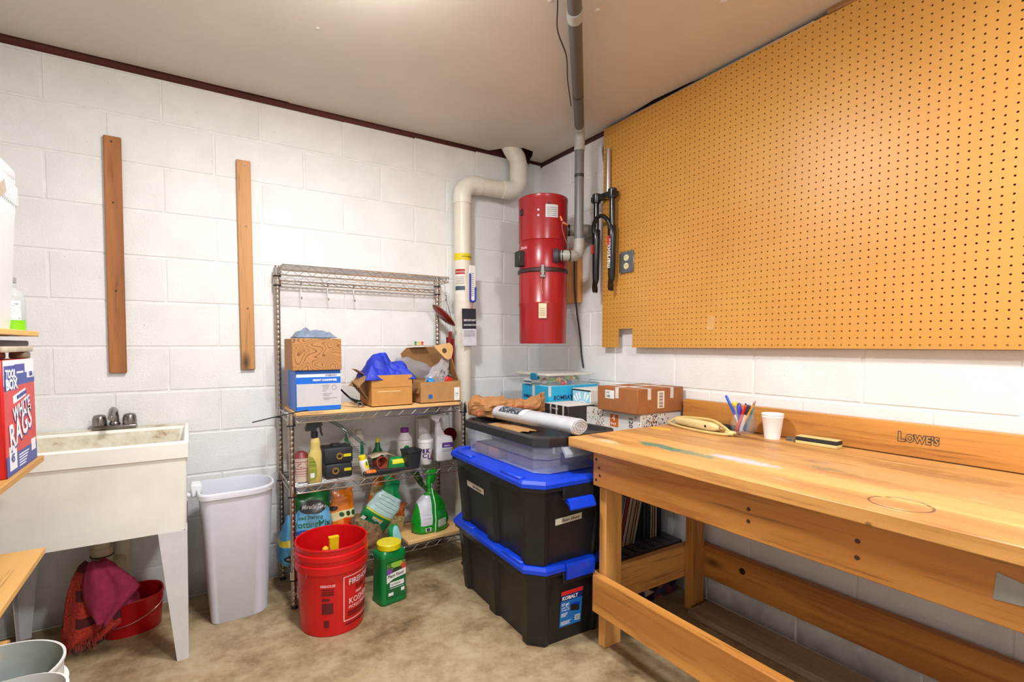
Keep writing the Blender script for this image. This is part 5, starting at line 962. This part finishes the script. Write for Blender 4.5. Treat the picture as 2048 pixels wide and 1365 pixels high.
# pine plank and green bag
m=M(); m.rbox(-.17,.17,-.13,.13,0,.018,.002,Matrix.Translation((-.955,-.235,BZ0))@Matrix.Rotation(.05,4,'Z')); tag(obj('pine_offcut',m,wood('offcut',(206,164,106),(176,126,72),'x',.6)),'pale pine offcut lying under the bright green bag','board')
gm=pm('green_bag_print',(20,142,34),[('r',-.075,-.012,.045,.20,(206,206,218)),('r',-.05,-.018,.012,.034,(220,224,216)),('r',.004,.010,.0,.26,(220,232,220)),('r',.022,.08,.03,.068,(190,206,190)),('r',.02,.08,.075,.11,(40,150,70)),('r',-.045,-.024,.014,.032,(70,70,74)),('r',-.062,-.02,.1,.103,(160,160,180)),('r',-.062,-.02,.08,.083,(160,160,180))],(0,2),.2,.5,.012)
t,b=bagthing('fertilizer_bag','bright green plastic bag with a tied gathered top, on the pine offcut',(-.955,-.275,BZ0+.0185),(0,0,.05),[(0,.19,.10,0,0),(.015,.215,.12,0,0),(.08,.20,.11,0,0),(.15,.16,.09,0,0),(.19,.10,.07,0,0),(.215,.045,.04,.0,0),(.235,.032,.03,.0,0),(.28,.05,.035,.004,0),(.335,.065,.03,.008,0)],gm,.009,20,9,2.3,34,4)
m=pillow(dens([(.215,.02,.02,-.015,0),(.25,.03,.03,-.04,0),(.30,.04,.03,-.07,0),(.34,.05,.02,-.09,0)],4),16,2,.008,30,3); obj('gathered_top',m,P('gather_dark',(52,84,40),.25,var=.5,nscale=60),t,30)
# ================================================================ RED BUCKET
t=thing('red_bucket','red five-gallon pickle bucket with white lettering in front of the rack','bucket',(-1.545,-.565,0))
rbm=P('bucket_red',(206,16,22),.32,var=.04); br=lambda z:.131+.045*z
pr=[(.128,.0),(.131,.003),(br(.262),.262),(br(.262)+.009,.266),(br(.29)+.009,.296),(br(.296)+.001,.30),(br(.318)+.001,.318),(br(.32)+.008,.321),(br(.338)+.007,.339),(br(.34)+.001,.342),(br(.365)+.001,.362),(br(.365)+.004,.366),(br(.365)+.002,.372),(br(.365)-.004,.37),(.124,.012),(.001,.010)]
m=M(); m.lathe(pr,64); obj('pail',m,rbm,t)
pw=P('print_pinkwhite',(240,200,200),.5,var=0); pk=P('print_darkred',(96,8,16),.5,var=0)
TH=.62*br(.2)
text(t,'FIREHOUSE',.034,None,(.035,.205),pw,.0008,0,.9,cyl=br); text(t,'FIREHOUSE',.034,None,(.037,.202),pk,.0008,0,.9,cyl=br,off=.0006); text(t,'SUBS',.024,None,(.07,.178),pk,.0006,cyl=br); text(t,'FRESH',.013,None,(.07,.158),pw,.0002,cyl=br); text(t,'KOSHER',.034,None,(.035,.122),pw,.0004,0,.95,cyl=br); text(t,'PICKLE SPEARS',.018,None,(.035,.101),pw,.0002,0,.95,cyl=br)
for u0,v0,u1,v1 in ((.012,.052,.016,.245),(.012,.241,.23,.245),(.012,.052,.23,.056)): 
    rr_=br((v0+v1)/2)
    m=M(); nseg=14; m.grid([[Vector(((br(z)+.0009)*math.sin((u0+(u1-u0)*i/nseg)/br(z)),-(br(z)+.0009)*math.cos((u0+(u1-u0)*i/nseg)/br(z)),z)) for z in [v0+(v1-v0)*k/6 for k in range(7)]] for i in range(nseg+1)]); obj('printed_frame',m,pw,t)
for (u,v,w_,h) in ((.03,.082,.13,.008),(.03,.07,.12,.006),(.02,.035,.13,.006),(-.075,.20,.05,.005),(-.075,.19,.05,.005),(-.075,.178,.05,.008),(-.073,.10,.045,.045),(-.065,.042,.02,.03),(-.073,.155,.03,.01)): 
    r_=br(v); cylpanel(t,'small_print',br(v+h/2)+.0016,u/r_,(u+w_)/r_,v,v+h,pk)
text(t,'FIREHOUSE',.014,None,(-.08,.213),pw,.0002,0,.85,cyl=br)
m=M(); s_=-1
q=bez([(-.12,-.078,.277),(-.128,-.088,.25),(-.155,-.075,.20),(-.158,.0,.15),(-.10,.11,.135)],8); m.tube([(-.105,-.10,.292)]+q,.0022,6); hd=obj('bail_handle',m,P('bail_steel',(150,110,106),.3,.9),t)
t=thing('yellow_sprayer_handle','yellow plastic tool handle standing inside the red bucket','tool',(-1.528,-.53,.012))
m=M(); m.loft([[Vector((p.x,p.y,z)) for p in rr(w_,.028,.006,3)] for z,w_ in ((0,.03),(.24,.034),(.33,.042),(.345,.044))]); obj('handle',m,P('tool_yellow',(236,200,20),.4),t); m=M(); m.rbox(-.05,-.02,-.02,.02,.20,.285,.006); obj('trigger_block',m,P('tool_black',(36,34,34),.5),t); m=M(); m.lathe([(.006,.28),(.014,.288),(.014,.30),(.006,.308)],14,-.036,0); obj('knob',m,P('knob_yellow',(240,180,30),.4),t)
# plant food container
t=thing('plant_food_jug','green rectangular plant food container with a round yellow lid on the floor','container',(-1.272,-.518,0),math.radians(10))
pg=P('food_green',(4,116,52),.3,var=.03); m=M(); m.loft([[Vector((p.x,p.y,z)) for p in rr(w_,d,.022,5)] for z,w_,d in ((0,.128,.10),(.006,.136,.108),(.012,.138,.11),(.022,.132,.104),(.2,.128,.10),(.215,.134,.106),(.235,.13,.102),(.247,.11,.09),(.25,.10,.085))]); obj('jug',m,pg,t)
m=M(); m.lathe([(.055,.249),(.057,.251),(.057,.274),(.054,.277)],36); obj('lid',m,P('food_yellow',(216,200,10),.35,var=.03),t)
F=frm((-.043,-.0535,.03),'-y'); panel(t,'label',F,0,.1,0,.165,P('label_dkgreen',(10,100,50),.4,var=0))
panel(t,'flower_photo',F,0,.1,.112,.165,pm('flowers',(60,110,50),[('g',-1,1,-1,1,(150,180,60)),('e',-.03,.155,.02,.016,(120,70,150)),('e',.045,.165,.018,.018,(200,70,50)),('e',.01,.185,.03,.016,(150,190,60)),('e',.012,.158,.026,.012,(40,60,40))]),.0009)
m=M(); m.v=[tuple(F@Vector(p)) for p in ((0,.072,.001),(.035,.088,.001),(.1,.095,.001),(.1,.125,.001),(.05,.12,.001),(0,.112,.001))]; m.f=[tuple(range(6))]; obj('label_swoosh',m,label_w,t,0)
text(t,'Plant Food',.0205,F,(.006,.096),black_txt,.0003,.1,.92,rot=.07,off=.0016); panel(t,'label_box',F,.016,.09,.054,.074,label_w,.001); panel(t,'label_box',F,.008,.034,.012,.026,label_w,.001); panel(t,'label_box',F,.074,.092,.02,.036,label_w,.001)
for i in range(4): panel(t,'print_line',F,.016,.088,.04+.004*i,.042+.004*i,label_w,.001) if i%2 else None
text(t,'ALL PURPOSE',.008,F,(.022,.061),grn,.0001,off=.0018)
# ================================================================ WASTE BIN
t=thing('waste_bin','tall pale lavender-grey plastic waste bin between sink and rack','waste bin',(-1.885,-.235,0),math.radians(2))
wbm=P('bin_lavender',(216,217,228),.4,var=.04,nscale=6)
def ring2(w_,d,z,rl,rR): # larger radius on the right side
    a=rr(w_,d,rl,5,0,0,z); b=rr(w_,d,rR,5,0,0,z); return [ (b[i] if b[i].x>0 else a[i]) for i in range(len(a))]
m=M(); m.loft([ring2(.225,.205,.0,.03,.07),ring2(.23,.21,.004,.03,.07),ring2(.292,.262,.55,.04,.11),ring2(.31,.28,.552,.045,.12),ring2(.312,.282,.572,.045,.12),ring2(.306,.276,.578,.045,.12),ring2(.292,.262,.578,.04,.11),ring2(.286,.256,.565,.04,.11),ring2(.225,.205,.01,.03,.07)]); obj('bin',m,wbm,t,30)
m=M(); m.rbox(-.175,-.135,-.02,.05,.545,.60,.005); cl_=obj('bag_clip',m,whitep,t); m=M(); m.rbox(-.19,-.165,-.01,.04,.545,.562,.004); obj('clip_tab',m,whitep,cl_)
# ================================================================ UTILITY SINK
t=thing('utility_sink','stained cream laundry tub sink on tapered legs against the back wall','sink',(-2.374,0,0))
sk=P('sink_cream',(238,238,230),.45,var=.05,nscale=5); 
def stain():
    mm,nt,N,L,b=nm('sink_inside'); v=coord(nt); n=noi(nt,v,9,5,.65); n2=noi(nt,v,40,4,.7)
    L.new(ramp(nt,mth(nt,'ADD',mth(nt,'MULTIPLY',n,.7),mth(nt,'MULTIPLY',n2,.3)),[(.36,lin((150,120,84))),(.45,lin((206,196,172))),(.6,lin((224,220,204)))]),b.inputs['Base Color']); b.inputs['Roughness'].default_value=.5; return mm
si=stain()
yf,yb=-.55,-.012; hw=.312
def sring(x,y0,y1,z,r=.012): return rr(2*x,y1-y0,r,3,0,(y0+y1)/2,z)
m=M(); m.loft([sring(hw-.014,yf+.012,yb-.02,.499,.02),sring(hw-.006,yf+.002,yb-.004,.778),sring(hw,yf-.004,yb,.78),sring(hw,yf-.004,yb,.835),sring(hw-.004,yf,yb-.003,.840),sring(hw-.014,yf+.02,yb-.085,.840),sring(hw-.018,yf+.025,yb-.09,.83),sring(hw-.06,yf+.06,yb-.13,.53,.05)],True,True); 
tub=obj('tub',m,sk,t,30)
m=M(); m.grid([[Vector((x,yb-.0905-.038*k/4*1.0,.828-.27*k/4)) for k in range(5)] for x in (-hw+.03,-.1,.1,hw-.03)]); obj('inner_back',m,si,t)
m=M(); m.grid([[Vector((x,yb-.002,.8405)),Vector((x,yb-.084,.8405))] for x in (-hw+.01,0,hw-.01)]); obj('stained_deck',m,si,t)
panel(t,'old_label',frm((-.185,yb-.0965,.76),'-y')@Matrix.Rotation(-.14,4,'X'),.07,.155,.0,.045,pm('oldlabel',(176,166,120),[('g',-1,1,-1,1,(140,120,80)),('r',-.12,-.09,.79,.805,(60,70,84))],(0,2),.7),.001)
# tapered angle legs
for sx in (-1,1):
    for y0,sy in ((yf+.004,1),(yb-.03,-1)):
        xo=sx*(hw-.012); m=M()
        w0,w1=.092,.038
        m.loft([[Vector((xo-sx*.006,y0+sy*.002,0)),Vector((xo-sx*(.006+w1),y0+sy*.002,0)),Vector((xo-sx*(.006+w1),y0+sy*.006,0)),Vector((xo-sx*.010,y0+sy*.006,0)),Vector((xo-sx*.010,y0+sy*w1,0)),Vector((xo-sx*.006,y0+sy*w1,0))],
                [Vector((xo,y0,.5)),Vector((xo-sx*w0,y0,.5)),Vector((xo-sx*w0,y0+sy*.004,.5)),Vector((xo-sx*.004,y0+sy*.004,.5)),Vector((xo-sx*.004,y0+sy*w0,.5)),Vector((xo,y0+sy*w0,.5))]]); obj('leg',m,P('leg_white',(216,216,218),.45,var=.04),t,20)
# drain
pp=P('drain_pvc',(206,190,158),.5); m=M(); m.lathe([(.036,.30),(.036,.375),(.028,.38),(.028,.5)],20,.0,-.2); obj('drain_tail',m,pp,t)
m=M(); m.tube(bez([(0,-.2,.32),(0,-.2,.27),(.02,-.17,.235),(.04,-.12,.26),(.045,-.06,.27),(.045,-.03,.27)],6),.024,14); obj('trap',m,pp,t)
m=M(); m.cyl((.055,-.045,.0),(.055,-.045,.45),.03,None,18); obj('standpipe',m,P('standpipe',(214,206,186),.5),t)
m=M(); m.tube([(.031*math.cos(q/16*2*PI)*1.2,-.2+.031*math.sin(q/16*2*PI)*1.2,.345) for q in range(16)],.003,5,True); obj('rubber_ring',m,blackp,t)
# faucet
t=thing('faucet','old chrome two-handle faucet at the back of the laundry sink','faucet',(-2.333,-.055,.8415))
oldc=P('old_chrome',(150,146,142),.28,1,var=.15); m=M(); m.rbox(-.078,.078,-.028,.028,0,.018,.006,None,2); obj('deck_plate',m,oldc,t)
for x in (-.052,.052):
    m=M(); n_=28; m.loft([[Vector((x+(r_*(1+.05*(j%2)))*math.cos(2*PI*j/n_),(r_*(1+.05*(j%2)))*math.sin(2*PI*j/n_),z)) for j in range(n_)] for r_,z in ((.024,.018),(.0245,.03),(.023,.05),(.019,.06),(.008,.064))]); obj('handle',m,oldc,t,50)
m=M(); m.lathe([(.019,.018),(.02,.024),(.016,.03),(.015,.04)],18); m.tube(bez([(0,0,.03),(0,-.004,.06),(0,-.025,.082),(0,-.06,.085),(0,-.10,.07),(0,-.115,.055)],6),[.016]*6+[.015]*6+[.013]*6+[.0125]*6+[.012]*6+[.012],14); obj('spout',m,oldc,t)
# things under the sink
t=thing('red_basket','red plastic basket with a wire handle under the sink','basket',(-2.285,-.165,0),.15)
rbk=P('basket_red',(190,10,24),.3,var=.04); m=M(); m.loft([er(.20,.17,2.6,.0),er(.205,.175,2.6,.004),er(.225,.195,2.6,.14),er(.232,.20,2.6,.143),er(.23,.198,2.6,.15),er(.22,.19,2.6,.148),er(.195,.165,2.6,.008)]); obj('tub',m,rbk,t,40)
m=M()
for i in range(9):
    for j in range(8):
        a=-.15+.055*i; z=.05+.011*j; x=.113*math.sin(a+.55); y=-.097*math.cos(a+.55); m.lathe([(.0032,-.0005),(.003,.0008)],6,mx=Matrix.Translation((x*(.93+.5*z),y*(.93+.5*z),z))@Matrix.Rotation(a+.55,4,'Z')@Matrix.Rotation(PI/2,4,'X'))
obj('perforations',m,P('perf_dark',(70,4,10),.6),t)['kind']='stuff'
m=M(); m.tube(bez([(-.115,-.02,.07),(-.09,-.085,.055),(0,-.108,.065),(.09,-.075,.10),(.118,-.01,.135)],8),.0018,6); obj('wire_handle',m,P('wire_pink',(206,170,166),.3,.8),t)
def drape(name,label,loc,prof,mat,seed,amp,cat='rag',rz=0):
    """hanging cloth: prof rows of (z, x_left, x_right, y)"""
    m=M(); rows=[]
    for k,(z,xl,xr,y) in enumerate(prof):
        row=[]
        for j in range(25):
            u=j/24; x=xl+(xr-xl)*u; f=math.sin(u*PI*3.2+seed+k*.12)*amp*(.3+.7*k/len(prof))+amp*.8*fn(u*4+seed,k*.35,seed,1); row.append(Vector((x,y+f-.03*math.sin(u*PI),z+.006*fn(u*9,k,seed,1)*(1+3*(k==len(prof)-1)))))
        rows.append(row)
    m.grid(rows); o=obj(name,m,mat,None,80); o.location=loc; o.modifiers.new('s','SOLIDIFY').thickness=.005; return tag(o,label,cat)
def plaid():
    mm,nt,N,L,b=nm('plaid_red'); v=coord(nt); s=N.new('ShaderNodeSeparateXYZ'); L.new(v,s.inputs[0]); n=noi(nt,v,9,3); n2=noi(nt,v,120,3)
    k=mth(nt,'MULTIPLY',mth(nt,'GREATER_THAN',mth(nt,'ADD',mth(nt,'SINE',mth(nt,'MULTIPLY',s.outputs[2],62)),mth(nt,'MULTIPLY',n,.8)),.75),mth(nt,'LESS_THAN',mth(nt,'SINE',mth(nt,'MULTIPLY',s.outputs[0],55)),.35))
    c=ramp(nt,n2,[(.3,lin((150,38,32))),(.7,lin((208,72,56)))]); L.new(mix(nt,mth(nt,'MULTIPLY',k,.85),c,lin((52,26,34))),b.inputs['Base Color']); b.inputs['Roughness'].default_value=.95; return mm
hz=[(.345,-.035,.02),(.33,-.055,.035),(.29,-.075,.05),(.24,-.09,.055),(.19,-.10,.06),(.14,-.105,.07),(.09,-.11,.075),(.05,-.112,.02)]
o=drape('plaid_cloth','red and black plaid cloth with frayed hem draped on the sink drain',(-2.385,-.235,0),[(z,a,b,-.005-.05*(1-z/.35)) for z,a,b in hz],plaid(),1.0,.018,'cloth')
m=M(); rf=random.Random(3)
for i in range(60):
    x=-.112+.135*i/60+rf.uniform(-.002,.002); z=.05 if x<-.0 else .07; m.cyl((x,-.075+rf.uniform(-.02,.01),z+.008),(x+rf.uniform(-.008,.008),-.08+rf.uniform(-.02,.01),z-rf.uniform(.012,.03)),.0008,None,3)
fr=obj('fringe',m,P('fringe_red',(176,70,56),.95),o); fr['kind']='stuff'
pr_=[(.352,-.02,.02,-.0),(.345,-.035,.045,-.03),(.31,-.045,.075,-.045),(.27,-.05,.115,-.055),(.235,-.048,.135,-.06),(.20,-.04,.11,-.062),(.165,-.03,.08,-.064),(.13,-.012,.045,-.064),(.115,.0,.03,-.062)]
drape('pink_rag','dusty pink rag hanging over the plaid cloth under the sink',(-2.375,-.265,0),pr_,P('rag_pink',(176,54,92),.95,var=.12,nscale=40,bmp=.3,bscale=300),2.2,.016,'rag')
drape('pink_rag','small pink rag end lying in the red basket',(-2.31,-.20,0),[(.20,-.03,.03,.03),(.17,-.03,.045,.01),(.158,-.02,.06,-.02),(.155,-.005,.06,-.045)],MC['rag_pink'],.4,.006,'rag')
# ================================================================ LEFT: WALL SHELVES, TANK, RAGS
pine=wood('shelf_pine',(206,158,88),(168,116,54),'y',.55)
def wshelf2(label,x1,y1,z,th=.018,y0=-2.0):
    t=thing('wall_shelf',label,'shelf',(0,0,0),0,'wooden wall shelves at the left'); m=M(); m.rbox(-2.775,x1,y0,y1,z-th,z,.002); obj('board',m,pine,t)
    for y in (y0+.15,y1-.15):
        m=M(); m.prism([(0,0),(.2,0),(.2,-.015),(.03,-.16),(0,-.16)],-.012,.012,Matrix.Translation((-2.7795,y,z-th-.0003))@Matrix.Rotation(PI/2,4,'X')); obj('bracket',m,dkmetal,t,0)
wshelf2('upper pine wall shelf at eye level carrying the white tank',-2.425,-.80,1.243,.015); wshelf2('middle pine wall shelf carrying the box of rags',-2.425,-.80,.877); wshelf2('lower knotty pine wall shelf above the white buckets',-2.43,-.80,.60); wshelf2('lowest short pine shelf behind the white buckets',-2.515,-.80,.345)
m=M(); m.cyl((-2.47,-.825,.6001),(-2.47,-.825,.6006),.006,None,10)
t=thing('white_tank','white ribbed plastic tank with a handle on the upper wall shelf','tank',(-2.60,-.98,1.2445))
tk=P('tank_white',(208,211,213),.35,var=.01); TY=.15
m=M(); m.loft([[Vector((x,y,z)) for x,y in ((-.14,-TY),(xr-.02,-TY),(xr,-TY+.02),(xr,TY-.02),(xr-.02,TY),(-.14,TY))] for z,xr in ((0,.125),(.03,.128),(.30,.142),(.37,.150),(.40,.148),(.418,.125))]); bd=obj('tank',m,tk,t,25)
for i in range(24):
    z=.32+.0*i; 
m=M()
for i in range(16):
    y=-TY+.03+i*.016; m.box(.10,.1525,y,y+.006,.345,.395)
obj('rib',m,tk,t,0)['kind']='stuff'
m=M(); m.rbox(.09,.15,-.12,.13,.405,.445,.012,None,2); m.cyl((.13,-.12,.41),(.13,.13,.41),.018,None,14); obj('handle',m,tk,t)
m=M(); m.box(.130,.153,-.12,.02,.325,.355,Matrix.Translation((0,-.05,.345))@Matrix.Rotation(.5,4,'X')@Matrix.Translation((0,.05,-.345))); obj('grip_recess',m,P('recess_tan',(176,160,140),.6),t)
t=thing('clear_bottle','clear plastic bottle with a grey label and lime-green band behind the white tank','bottle',(-2.478,-.825,1.2435))
m=M(); m.lathe([(.03,0),(.032,.003),(.032,.085),(.028,.105),(.012,.12),(.012,.138)],22); obj('bottle',m,clear('bottle_clear',(206,212,212),.5,.1),t); cylpanel(t,'label',.0323,-.9,.9,.03,.085,pm('btl_label',(206,212,214),[('g',-1,1,-1,1,(150,156,166))],(0,2))); cylpanel(t,'lime_band',.0323,-1.2,1.4,.002,.03,P('lime',(120,196,20),.4,var=0)); m=M(); m.lathe([(.014,.136),(.014,.15),(.011,.152)],16); obj('cap',m,P('cap_grey',(150,150,150),.5),t)
m=M(); m.rbox(-2.535,-2.49,-.90,-.845,1.2435,1.258,.003); tag(obj('green_tin',m,P('tin_green',(120,160,140),.4)),'small flat green-topped tin in front of the clear bottle','tin')
# rags box
t=thing('rags_box','red, white and blue box of white rags on the middle wall shelf','box',(-2.60,-1.115,.8775))
m=M(); m.rbox(0,.165,0,.285,0,.288,.003); obj('carton',m,P('rag_red',(206,26,30),.4,var=.03),t)
F=frm((.165,0,0),'+x'); bl=P('rag_blue',(36,58,150),.4,var=0); wt=P('rag_white',(232,236,240),.4,var=0)
panel(t,'red_field',F,.006,.285,.0,.288,P('rag_red_flat',(208,46,48),.4,var=.04)); panel(t,'white_top',F,.006,.285,.225,.288,wt,.0009); panel(t,'blue_band',F,.01,.285,.222,.252,bl,.0012); panel(t,'blue_tool_box',F,.10,.19,.222,.276,bl,.0014); panel(t,'handle_slot',F,.115,.175,.252,.257,wt,.0017)
panel(t,'blue_logo_back',F,.012,.11,.212,.274,bl,.0011); panel(t,'blue_foot',F,.006,.285,.0,.05,bl,.0010); panel(t,'badge',F,.03,.09,.012,.072,wt,.0014); text(t,'45',.03,F,(.04,.032),bl,.0005,off=.002)
text(t,'TOOL',.030,F,(.02,.243),wt,.0012,0,1.05,off=.0018); text(t,'BOX',.036,F,(.02,.215),wt,.0016,0,1.25,off=.002)
panel(t,'white_strip',F@Matrix.Rotation(.12,4,'Z'),.10,.215,.165,.185,wt,.0014); text(t,'PROFESSIONAL',.014,F,(.108,.185),bl,.0002,0,.95,rot=.12,off=.002)
for (dx,dy,mt,of) in ((.006,-.006,bl,.0013),(0,0,wt,.002)):
    text(t,'WHITE',.05,F,(.07+dx,.130+dy),mt,.0008,.1,.95,rot=.16,off=of,sp=1.1); text(t,'RAGS',.088,F,(.035+dx,.062+dy),mt,.002,.12,.9,rot=.2,off=of,sp=1.1)
for i in range(5): panel(t,'print_line',F,.11,.2-.008*i,.038-.007*i,.041-.007*i,wt,.0014)
panel(t,'usa_badge',F,.21,.28,.236,.262,wt,.0015); text(t,'USA',.018,F,(.23,.24),bl,.0003,off=.0022); panel(t,'corner_patch',F,.23,.272,.03,.062,wt,.0014)
F2=frm((0,0,0),'-y'); panel(t,'blue_shield',F2,.06,.14,.185,.235,wt); text(t,'45',.034,F2,(.085,.195),P('shield_purple',(70,40,130),.4,var=0),.0006); m=M(); m.lathe([(.03,0),(.03,.001)],20,.12,.05,F2); obj('round_print',m,P('round_tan',(196,150,90),.5),t)
# stack on top of the rags box
for i,(nm_,lb,ct,x1,y1,z0,z1,c) in enumerate((('pink_folder','dusty pink folded packet lying on the rags box','packet',-2.475,-.90,1.1662,1.184,(186,134,120)),('brown_pouch','mottled brown pouch beside the pink packet on the rags box','pouch',-2.438,-.835,1.1662,1.184,(128,108,86)),('beige_tray','flat beige tray on the stack above the rags box','tray',-2.436,-.815,1.1845,1.2,(196,182,162)),('dark_tray','flat dark plastic tray on top of the stack under the upper shelf','tray',-2.442,-.83,1.2005,1.2155,(64,54,54)))):
    x0=-2.60 if i!=1 else -2.472; m=M(); m.rbox(x0,x1,-1.10 if i!=1 else -.895,y1,z0,z1,.004,None,2); tag(obj(nm_,m,P('stk_%d'%i,c,.6,var=.12)),lb,ct)
# white buckets bottom left
wbk=P('bucket_white',(226,230,228),.4,var=.03); wgi=P('bucket_grey_inside',(196,210,206),.5,var=.12,nscale=10)
t=thing('white_bucket','white bucket with a grey paint-stained inside, bottom left','bucket',(-2.505,-1.035,0))
m=M(); m.lathe([(.125,0),(.13,.004),(.142,.27),(.154,.272),(.156,.305),(.146,.308),(.147,.362),(.152,.364),(.152,.37),(.146,.37)],56,c1=False); obj('pail',m,wbk,t); m=M(); m.lathe([(.1459,.3695),(.126,.02),(.001,.02)],56,c0=False); obj('lining',m,wgi,t)
m=M(); m.tube(bez([(-.02,-.158,.29),(-.06,-.15,.32),(-.10,-.12,.36)],6),.004,6); obj('bail_handle',m,dkmetal,t)
t=thing('white_tub','smooth white plastic tub cut off by the bottom left corner of the picture','tub',(-2.435,-1.305,0))
m=M(); m.loft([er(.20,.17,2.6,0,40),er(.205,.175,2.6,.004,40),er(.25,.22,2.6,.405,40),er(.262,.232,2.6,.408,40),er(.262,.232,2.6,.42,40),er(.25,.22,2.6,.422,40),er(.2,.17,2.6,.01,40)]); obj('tub',m,wbk,t)
# make part names that repeat in a single mesh explicit small-print stuff
for o in bpy.data.objects:
    if o.type=='MESH' and o.parent and o.name.split('.')[0] in ('nail','rib','screw','sun_rays','strings','wall_bracket','batten','scale_marks','wound_layers','screw_bump'): o['kind']='stuff'
